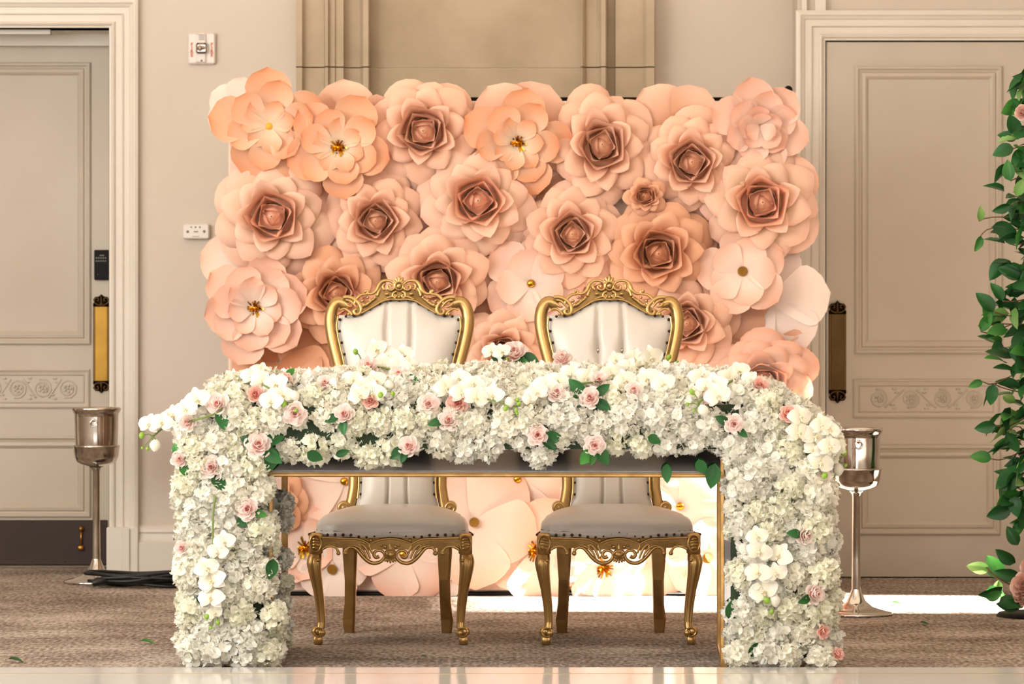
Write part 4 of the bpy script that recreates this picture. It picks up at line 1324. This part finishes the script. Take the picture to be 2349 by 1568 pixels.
# loose leaf pieces poking out of the arch
LOOSE = [(1640, 1062, 60, -100, 'd', 'big dark leaf over the right end of the mirror apron'), (1602, 1052, 40, -70, 'd', 'narrow dark leaf beside the big leaf on the mirror apron'), (1530, 1062, 46, -90, 'd', 'dark leaf below the lowest hydrangea right of the right chair\'s back'),
         (625, 1022, 62, -95, 'd', 'big dark leaf at the inner corner right of the large pink rose'), (705, 1036, 40, -30, 'd', 'dark leaf at the lower edge near the left end of the mirror apron'), (770, 1044, 34, 20, 'd', 'dark leaf at the lower edge left of the hanging rose'),
         (1485, 938, 34, -20, 'd', 'dark leaf in the flowers below the right chair\'s right side'), (1850, 1052, 44, 50, 'd', 'dark leaf under the right corner orchids'), (1672, 1420, 50, 70, 'd', 'dark leaf at the inner edge of the right leg near the floor'),
         (1745, 1470, 60, -110, 'd', 'dark leaf low in the middle of the right leg'), (1800, 1520, 44, -60, 'd', 'dark leaf at the floor under the right leg'), (628, 1280, 50, -100, 'd', 'dark leaf on the inner side of the left leg'),
         (455, 1362, 28, -60, 'd', 'small dark leaf on the left leg low down'), (545, 1205, 36, 40, 'd', 'small dark leaf below the rose on the inner edge of the left leg'), (575, 1360, 30, 30, 'd', 'dark leaf low on the inner part of the left leg'),
         (1750, 1225, 34, 30, 'd', 'dark leaf on the right leg above its orchid cluster'), (1825, 1130, 36, 200, 'd', 'dark leaf in the gap at the top of the right leg'), (1700, 1335, 28, 60, 'm', 'small green leaf at the inner edge of the right leg')]
for (px, py, L_, an, k, lab) in LOOSE:
    p_ = surface(px, max(py, 1001)); p_.y -= .012
    o = put('leaf_blade', rr2.choice(LEAF[k]), None, p_, Euler((radians(90), 0, 0)), L_ * p_.y / F, lab, 'leaf', 'dark leaves in the flower arch')
    o.rotation_euler = (Matrix.Rotation(radians(90), 3, 'X') @ Matrix.Rotation(radians(an), 3, 'Z') @ Matrix.Rotation(rr2.uniform(-.5, .5), 3, 'X')).to_euler()

# orchids
def orchid_meshes():
    b = MB()
    def pet(an, L_, W_, rnd, z0):
        s0 = len(b.v)
        def fn(u, b_):
            v = b_ * 2 - 1
            w_ = W_ * (sin(pi * min(1, u * .93 + .03) ** rnd)) ** .6
            return (.05 + L_ * u, v * w_, z0 + .25 * u * (1 - u) + .10 * v * v * u - .18 * u ** 3)
        b.grid(fn, 6, 6)
        b.xf(Matrix.Rotation(an, 4, 'Z'), s0)
    pet(radians(90), .95, .36, .75, .0); pet(radians(214), .9, .34, .8, .0); pet(radians(326), .9, .34, .8, .0)
    pet(radians(8), 1.0, .60, .62, .08); pet(radians(172), 1.0, .60, .62, .08)
    bl = b.mesh('bloom', S_orchid)
    c = MB()
    c.tube([(0, 0, .05), (0, -.05, .28), (0, -.02, .36)], [.07, .09, .03], 8, smooth=3)
    c.ball((-.10, -.12, .16), .10, 8, 5, (1.2, .5, 1)); c.ball((.10, -.12, .16), .10, 8, 5, (1.2, .5, 1))
    c.tube([(0, -.1, .16), (0, -.30, .22), (0, -.42, .12)], [.08, .07, .02], 7, smooth=3)
    w_ = c.mesh('lip', S_orchid)
    d = MB(); d.ball((0, -.08, .30), .075, 8, 6, (1, .8, 1)); d.ball((0, -.2, .26), .045, 8, 6)
    return bl, w_, d.mesh('lip_centre', S_lip)
OB, OL, OY = orchid_meshes()
WB = MB().lathe([(.001, -.9), (.35, -.7), (.72, -.25), (.8, .15), (.6, .6), (.25, .9), (.001, 1.0)], 12).mesh('white_bud', S_orchid)
GB = MB().lathe([(.001, -1), (.5, -.7), (.78, -.1), (.65, .5), (.25, .92), (.001, 1.05)], 12).mesh('green_bud', G_bud)
def orchid(label, blooms, wb=(), gb=(), stem=None, lift=.03, sidex=0):
    p0 = surface(*(stem[0] if stem else blooms[0][:2]))
    t = thing('orchid_spray', label, 'flower', p0, (0, 0, 0), 'white orchid sprays in the arch')
    def lp(px, py, dz=0):
        q = surface(px, min(py, 1530)) if 400 < px < 1905 else P(px, py, YT + .05 + ysurf(px))
        q.y -= lift + dz
        return q - p0
    for (px, py, r) in blooms:
        q = lp(px, py, rr2.uniform(0, .02))
        d = Vector((rr2.uniform(-.45, .35) + sidex, -1, rr2.uniform(-.1, .5))).normalized()
        e = d.to_track_quat('Z', 'Y').to_euler()
        e.rotate_axis('Z', rr2.uniform(-.5, .5))
        b_ = put('bloom', OB, t, q, e, r * YT / F)
        put('lip', OL, b_); put('lip_centre', OY, b_, label='yellow throat')
    for (px, py, r) in wb:
        b_ = put('white_bud', WB, t, lp(px, py), (rr2.uniform(-.5, .5), rr2.uniform(-.5, .5), 0), r * YT / F)
    for (px, py, r) in gb:
        put('green_bud', GB, t, lp(px, py, .01), (rr2.uniform(-.5, .5), rr2.uniform(-.9, .9), 0), r * YT / F, label='green bud')
    pts = list(stem) if stem else [b_[:2] for b_ in blooms]
    sm = MB()
    sm.tube([lp(a, b_, -.006) for a, b_ in pts], [.0032] * len(pts), 6, smooth=4)
    tips = list(gb) + list(wb)
    last = pts[-1]
    for (a, b_, r) in tips:
        mid = ((a + last[0]) / 2 + 4, (b_ + last[1]) / 2 - 4)
        if math.hypot(a - last[0], b_ - last[1]) < 90:
            sm.tube([lp(*last), lp(*mid), lp(a, b_)], .0018, 5, smooth=3)
    sm.build('stem', G_stem, t)
orchid('orchid spray reaching out past the left corner of the arch', [(345, 972, 27), (375, 968, 28), (400, 950, 24), (428, 938, 28), (455, 915, 30)], [(358, 1021, 17)], [(328, 997, 9), (341, 1028, 5), (329, 1026, 4)], [(512, 935), (495, 948), (440, 965), (385, 976), (352, 1000)], sidex=-.2)
orchid('orchid cluster on the left shoulder of the arch', [(580, 862, 27), (602, 876, 28), (634, 882, 30), (650, 905, 26), (624, 918, 30), (600, 852, 24)], [(677, 908, 15)], [(653, 926, 8), (681, 940, 6)], [(560, 860), (620, 890), (650, 915), (665, 930)])
orchid('orchid spray standing highest, in front of the left chair\'s cushion', [(865, 800, 28), (893, 818, 30), (928, 812, 27), (880, 835, 28), (915, 840, 30), (940, 835, 24)], [(828, 830, 13)], [(817, 806, 8)], [(930, 860), (890, 845), (850, 840), (828, 835)])
orchid('orchid cluster below the highest spray, before the left chair', [(812, 872, 28), (836, 888, 31), (856, 900, 31), (825, 904, 26), (862, 872, 26)], [(893, 884, 15)], [(874, 905, 8), (902, 902, 6)], [(800, 870), (840, 890), (880, 900)])
orchid('orchid cluster in the centre of the arch', [(1054, 868, 28), (1024, 888, 30), (1060, 900, 30), (1092, 910, 30), (1130, 905, 28), (1088, 880, 26)], [(1170, 922, 15)], [(1160, 935, 8), (1186, 916, 6), (1184, 940, 6), (1186, 947, 5)], [(1000, 880), (1060, 900), (1120, 915), (1165, 925)])
orchid('two small orchids peeping over the top between the chairs', [(1128, 806, 24), (1152, 806, 22)], [], [(1163, 822, 5)], [(1165, 842), (1150, 825), (1135, 812)])
orchid('orchid cluster left of the right chair, above the rose left of the leaf framed rose', [(1230, 900, 28), (1252, 884, 30), (1280, 874, 28)], [(1208, 915, 15)], [(1190, 925, 6)], [(1290, 870), (1250, 890), (1210, 912)])
orchid('long orchid spray across the right chair\'s seat back', [(1310, 858, 28), (1345, 866, 28), (1402, 856, 30), (1440, 846, 30), (1432, 872, 28), (1455, 822, 28), (1492, 818, 30), (1482, 868, 30), (1520, 878, 28), (1412, 824, 22)], [(1365, 850, 14)], [(1533, 818, 8), (1552, 830, 5)], [(1320, 880), (1400, 870), (1470, 850), (1525, 835)])
orchid('orchid cluster right of the right chair on the right shoulder', [(1606, 866, 29), (1640, 882, 30), (1670, 868, 30), (1692, 852, 28), (1644, 906, 31), (1618, 886, 26), (1720, 872, 24)], [(1612, 941, 16)], [(1586, 898, 8), (1575, 926, 5), (1590, 940, 5)], [(1700, 860), (1650, 890), (1610, 915), (1600, 930)])
orchid('orchid spray falling over the right corner of the arch', [(1832, 955, 30), (1828, 990, 31), (1868, 1000, 34), (1900, 1022, 28), (1880, 1060, 32), (1862, 1030, 22), (1880, 972, 26), (1902, 985, 24)], [(1921, 1076, 17)], [(1934, 1037, 9), (1889, 1089, 9), (1906, 1106, 7), (1937, 1066, 5)], [(1830, 950), (1870, 1010), (1905, 1040), (1920, 1060)], sidex=.25)
orchid('orchid spray down the right leg', [(1735, 1228, 26), (1740, 1262, 30), (1786, 1272, 32), (1738, 1312, 32), (1778, 1312, 26), (1750, 1352, 34)], [(1776, 1376, 17)], [(1757, 1374, 10), (1768, 1400, 7)], [(1762, 1220), (1758, 1270), (1760, 1330), (1762, 1365)])
orchid('orchid spray down the left leg with a long bare green stem', [(518, 1238, 26), (502, 1262, 26), (478, 1300, 30), (490, 1330, 34), (488, 1368, 32), (494, 1402, 20)], [], [(478, 1410, 8), (503, 1424, 7), (487, 1436, 5)], [(496, 1135), (491, 1180), (490, 1240), (488, 1300), (489, 1400)], lift=.04)

# ================================================================= BUCKET STANDS
def bucket(label, px, Y, h, sc_=1.0):
    t = thing('champagne_bucket_stand', label, 'bucket stand', (X(px, Y), Y, 0), (0, 0, 0), 'silver champagne buckets on stands', (sc_, sc_, h / .69))
    MB().lathe([(.001, .001), (.130, .001), (.134, .005), (.130, .010), (.095, .018), (.060, .030), (.036, .050), (.024, .075), (.018, .092), (.017, .095)], 40).build('base', M_bucket, t)
    MB().lathe([(.0165, .09), (.015, .2), (.0145, .44), (.02, .452), (.03, .458)], 24).build('pole', M_bucket, t)
    MB().lathe([(.015, .452), (.035, .462), (.064, .470), (.080, .480), (.0885, .50), (.0925, .535), (.0955, .538), (.0955, .543), (.091, .543), (.086, .535), (.080, .51), (.07, .49), (.001, .488)], 40).build('cup_holder', M_bucket, t)
    bu = MB().lathe([(.001, .492), (.070, .494), (.081, .51), (.0845, .54), (.0870, .60), (.088, .655), (.089, .668), (.092, .672), (.098, .682), (.0995, .688), (.0975, .692), (.093, .690), (.089, .682), (.084, .66), (.081, .6), (.076, .52), (.001, .505)], 40).build('bucket', M_bucket, t)
    r_ = MB(); r_.ball((0, -.089, .645), .008, 8, 6)
    r_.tube([(cos(a) * .014, -.095, .632 + sin(a) * .014) for a in [k * pi / 8 for k in range(16)]], .003, 6, closed=True)
    r_.build('ring_handle', M_bucket, bu)
    return t
bucket('silver champagne bucket on a stand in front of the left door', 221, 14.7, .693, .99)
bucket('silver champagne bucket on a stand beside the right leg of the flower arch', 1964, 13.18, .662, .97)

# ================================================================= WALL DEVICES
fa = thing('fire_alarm', 'white fire alarm strobe high on the wall left of the backdrop', 'alarm', P(464, 112, YW))
w2, h2 = 31 * YW / F, 36 * YW / F
MB().bbox(-w2, w2, -.022, 0, -h2, h2, .006).build('housing', M_whiteplas, fa, smooth=False)
MB().bbox(-w2 * .45, w2 * .35, -.030, -.018, -h2 * .93, h2 * .95, .006).build('raised_centre', M_whiteplas, fa, smooth=False)
s_ = MB(); s_.bbox(-.024, .024, -.042, -.028, -.022, .022, .008); s_.ball((-.006, -.042, 0), .012, 10, 6); s_.ball((.008, -.042, .002), .008, 8, 6)
s_.build('strobe_lens', M_clear, fa, smooth=False, label='clear strobe lens')
g_ = MB()
for k in range(5): g_.box(-.012, .012, -.0312, -.030, .034 + k * .005, .036 + k * .005)
g_.ball((.0, -.031, -.05), .004, 8, 5)
g_.build('speaker_slots', M_greyprint, fa, smooth=False)
def text_mesh(s, size, m):
    cu = bpy.data.curves.new('lettering', 'FONT'); cu.body = s; cu.size = size; cu.extrude = .0004
    cu.align_x = 'CENTER'; cu.align_y = 'CENTER'; cu.offset = .0006
    tmp = bpy.data.objects.new('lettering', cu); COL.objects.link(tmp)
    bpy.context.view_layer.update()
    me = bpy.data.meshes.new_from_object(tmp.evaluated_get(bpy.context.evaluated_depsgraph_get()))
    bpy.data.objects.remove(tmp)
    me.materials.clear(); me.materials.append(m)
    return me
for sx_ in (-1, 1):
    for k, ch in enumerate('FIRE'):
        put('lettering', text_mesh(ch, .019, M_red), fa, (sx_ * .041, -.0235, .016 - k * .0145), (radians(90), 0, 0))
th = thing('wall_control_panel', 'small white control panel on the wall left of the backdrop, below the fire alarm', 'control panel', P(451, 531, YW))
w2, h2 = 30 * YW / F, 17 * YW / F
MB().bbox(-w2, w2, -.03, 0, -h2, h2, .005).build('housing', M_whiteplas, th, smooth=False)
k_ = MB()
for q in (-11, -1, 9): k_.ball((q * YW / F, -.030, 10 * YW / F), .0035, 8, 5)
k_.build('indicator', M_greyprint, th)
k_ = MB()
k_.box(-.009, .009, -.0312, -.03, -.003, .001); k_.box(-.014, .014, -.0312, -.03, -.021, -.019)
k_.ball((-.034, -.03, -.001), .006, 10, 5, (1, .2, 1))
k_.add([(.034 + .007 * a, -.0312, -.0 + .008 * b_) for a, b_ in ((-1, 0), (0, 1), (1, 0), (0, -1))], [(0, 1, 2, 3)])
k_.build('keys', M_greyprint, th, smooth=False)

# ================================================================= CABLE
cb = MB()
rc = random.Random(9)
for k in range(9):
    a0 = rc.uniform(0, 6.28)
    w_ = rc.uniform(.13, .21); d_ = rc.uniform(.05, .11)
    cx_, cy_ = X(318, 14.5) + rc.uniform(-.03, .06), 14.5 + rc.uniform(-.03, .03)
    cb.tube([(cx_ + cos(a) * w_ + .02 * sin(3 * a + k), cy_ + sin(a) * d_ + .01 * sin(2 * a + k), .012 + .005 * k + .006 * sin(2 * a + k)) for a in [i * pi / 14 for i in range(28)]], .0062, 7, closed=True)
cb.tube([(X(212, 14.4), 14.40, .02), (X(235, 14.4), 14.41, .03), (X(262, 14.4), 14.45, .035)], [.014, .015, .010], 8, smooth=3)
cb.tube([(X(230, 14.4), 14.43, .03), (X(300, 14.4), 14.38, .03), (X(400, 14.4), 14.42, .05), (X(470, 14.4), 14.5, .012)], .0065, 7, smooth=5)
cb.build('coiled_cable', M_blackrub, label='black coiled cable on the carpet beside the left bucket stand', cat='cable')

# ================================================================= FOLIAGE COLUMN
YP = 13.12
fc = thing('foliage_column', 'tall green leafy garland column with blush roses at the right edge', 'foliage', (X(2395, YP), YP, 0))
pb = MB(); pb.tube([(0, 0, 0), (.0, 0, 2.1)], .02, 10); pb.lathe([(.001, .012), (.16, .012), (.17, 0)], 24)
pb.build('stand_pole', M_black, fc)
tw = MB()
rf = random.Random(31)
def fol(x, y, z, L_, yaw, pitch, roll, k):
    put('leaf', rf.choice(LEAF[k]), fc, (x, y, z), (roll, pitch, yaw), L_)
HWID = [(0.0, .20), (.3, .08), (.42, .14), (.8, .16), (1.0, .17), (1.2, .15), (1.5, .14), (1.7, .10), (1.95, .06)]
n = 0
for i in range(285):
    z = .34 + 1.60 * i / 285 + rf.uniform(-.02, .02)
    wd = interp(HWID, z)
    a = rf.uniform(-pi, -pi * .25)
    r = .02 + wd * sqrt(rf.random()) * .95
    k = 'd' if rf.random() < .62 else ('m' if rf.random() < .6 else 'l')
    fol(cos(a) * r, sin(a) * r * .8, z, rf.uniform(.065, .105), a + rf.uniform(-.9, .9), rf.uniform(-.5, 1.3), rf.uniform(-1.2, 1.2), k)
for (px, py, L_, k, an) in [(2246, 507, 36, 'l', 80), (2250, 540, 40, 'm', -110), (2275, 520, 60, 'd', -10), (2300, 545, 50, 'd', 0), (2250, 760, 50, 'm', 60), (2270, 745, 55, 'm', 100), (2280, 715, 60, 'd', 130), (2300, 690, 50, 'd', 120), (2255, 875, 36, 'm', 200), (2280, 880, 50, 'd', -100),
                             (2285, 975, 50, 'd', 190), (2310, 990, 55, 'd', -60), (2275, 1052, 50, 'm', 170), (2300, 1125, 70, 'd', 60), (2320, 1165, 60, 'd', 200), (2345, 1165, 50, 'd', -80), (2330, 310, 50, 'd', 100), (2326, 340, 50, 'd', 190), (2340, 260, 34, 'd', 110), (2318, 415, 50, 'm', 100), (2318, 470, 45, 'd', 200), (2330, 450, 50, 'l', 60)]:
    p_ = P(px, py, YP - .08) - Vector(fc.location)
    e = (Matrix.Rotation(radians(90), 3, 'X') @ Matrix.Rotation(radians(an), 3, 'Z') @ Matrix.Rotation(rf.uniform(-.5, .5), 3, 'X')).to_euler()
    put('leaf', rf.choice(LEAF[k]), fc, p_, e, L_ * YP / F)
    tw.tube([p_, p_ + Vector((.05, .03, rf.uniform(-.03, .03))), Vector((max(-.02, p_.x * .3), 0, p_.z + rf.uniform(-.08, .08)))], .0022, 5, smooth=3)
for k in range(5):
    tw.tube([(.02 * sin(z * 5 + k), .02 * cos(z * 4 + k) - .02, z) for z in [.1 + i * .1 for i in range(19)]], .005, 6)
il = MB()
for i in range(420):
    z = .32 + 1.64 * rf.random()
    wd = interp(HWID, z)
    a = rf.uniform(-pi, .3); rr_ = wd * sqrt(rf.random()) * .72
    L_ = rf.uniform(.06, .095)
    q = Euler((rf.uniform(-1.3, 1.3), rf.uniform(-.6, 1.3), a + rf.uniform(-1.2, 1.2)))
    c = Vector((cos(a) * rr_, sin(a) * rr_ * .8 + .05, z))
    v = [c + q.to_matrix() @ (Vector(p_) * L_) for p_ in ((0, 0, 0), (.35, .27, .05), (.7, .2, 0), (1, 0, -.12), (.7, -.2, 0), (.35, -.27, .05), (.5, 0, -.02))]
    il.add(v, [(0, 6, 1), (1, 6, 2), (2, 6, 3), (3, 6, 4), (4, 6, 5), (5, 6, 0)])
il.build('inner_leaves', G_leaf, fc, smooth=False, kind='stuff')
# base cluster leaves
for (px, py, L_, k, an, yy_) in [(2270, 1305, 55, 'l', 172, .22), (2300, 1322, 60, 'm', 130, .22), (2290, 1330, 40, 'l', -95, .24), (2262, 1352, 50, 'm', -15, .2), (2300, 1345, 60, 'd', -160, -.05), (2330, 1290, 55, 'd', 150, 0), (2340, 1320, 60, 'd', 170, 0), (2335, 1250, 50, 'd', 120, 0), (2290, 1385, 60, 'd', 10, -.08), (2345, 1385, 60, 'd', 180, -.05), (2262, 1372, 40, 'm', 20, -.08)]:
    p_ = P(px, py, YP - .06 + yy_) - Vector(fc.location)
    e = (Matrix.Rotation(radians(90), 3, 'X') @ Matrix.Rotation(radians(an), 3, 'Z') @ Matrix.Rotation(rf.uniform(-.8, .2), 3, 'X')).to_euler()
    put('leaf', rf.choice(LEAF[k]), fc, p_, e, L_ * YP / F)
tw.tube([P(2262, 1300, YP - .06) - Vector(fc.location), P(2290, 1325, YP - .06) - Vector(fc.location), (-.02, 0, .06)], .003, 5, smooth=3)
tw.build('twig', G_twig, fc)
BR, BRb = silk_rose_meshes(B_rose)
for (px, py, r) in [(2347, 258, 20), (2352, 1345, 36), (2345, 1372, 24), (2370, 900, 26), (2372, 600, 24), (2365, 1300, 26)]:
    e = Vector((-.5, -1, .2)).to_track_quat('Z', 'Y').to_euler()
    p_ = P(px, py, YP - .12) - Vector(fc.location)
    o = put('blush_rose', BRb, fc, p_, e, r * YP / F, label='blush garden rose')
    off = 0
    for k, (n, me) in enumerate(BR):
        off += .7
        for i in range(n):
            put('petal', me, o, rot=(0, 0, off + 2 * pi * i / n))

# bits on the carpet
def lay(px, py, L_, yaw, k, lab, cat='leaf'):
    Y = H * F / (py - 700)
    put('fallen_leaf', LEAF[k][0], None, (X(px, Y), Y, .004 + .16 * L_), (0.15, .1, yaw), L_, lab, cat)
lay(2046, 1388, .045, .2, 'm', 'green leaf lying in the sunlit strip by the right bucket stand')
lay(2110, 1433, .035, 0, 'd', 'dark dried leaf on the carpet right of the right bucket stand')
lay(966, 1509, .022, 0, 'd', 'tiny dark scrap on the carpet in front of the left chair')
lay(18, 1519, .05, 0, 'd', 'thin dark scrap on the carpet at the left edge of the picture')
lay(322, 1477, .05, 0, 'm', 'thin green scrap on the carpet left of the arch\'s left leg')
pf = open_petal(.05, .022, .0, .2, .3, .0).build('fallen_petal', PM['flat'], None, loc=(X(1905, 13.9), 13.86, .004), rot=(0, -.1, .1), label='fallen peach paper petal behind the right leg of the arch', cat='petal')
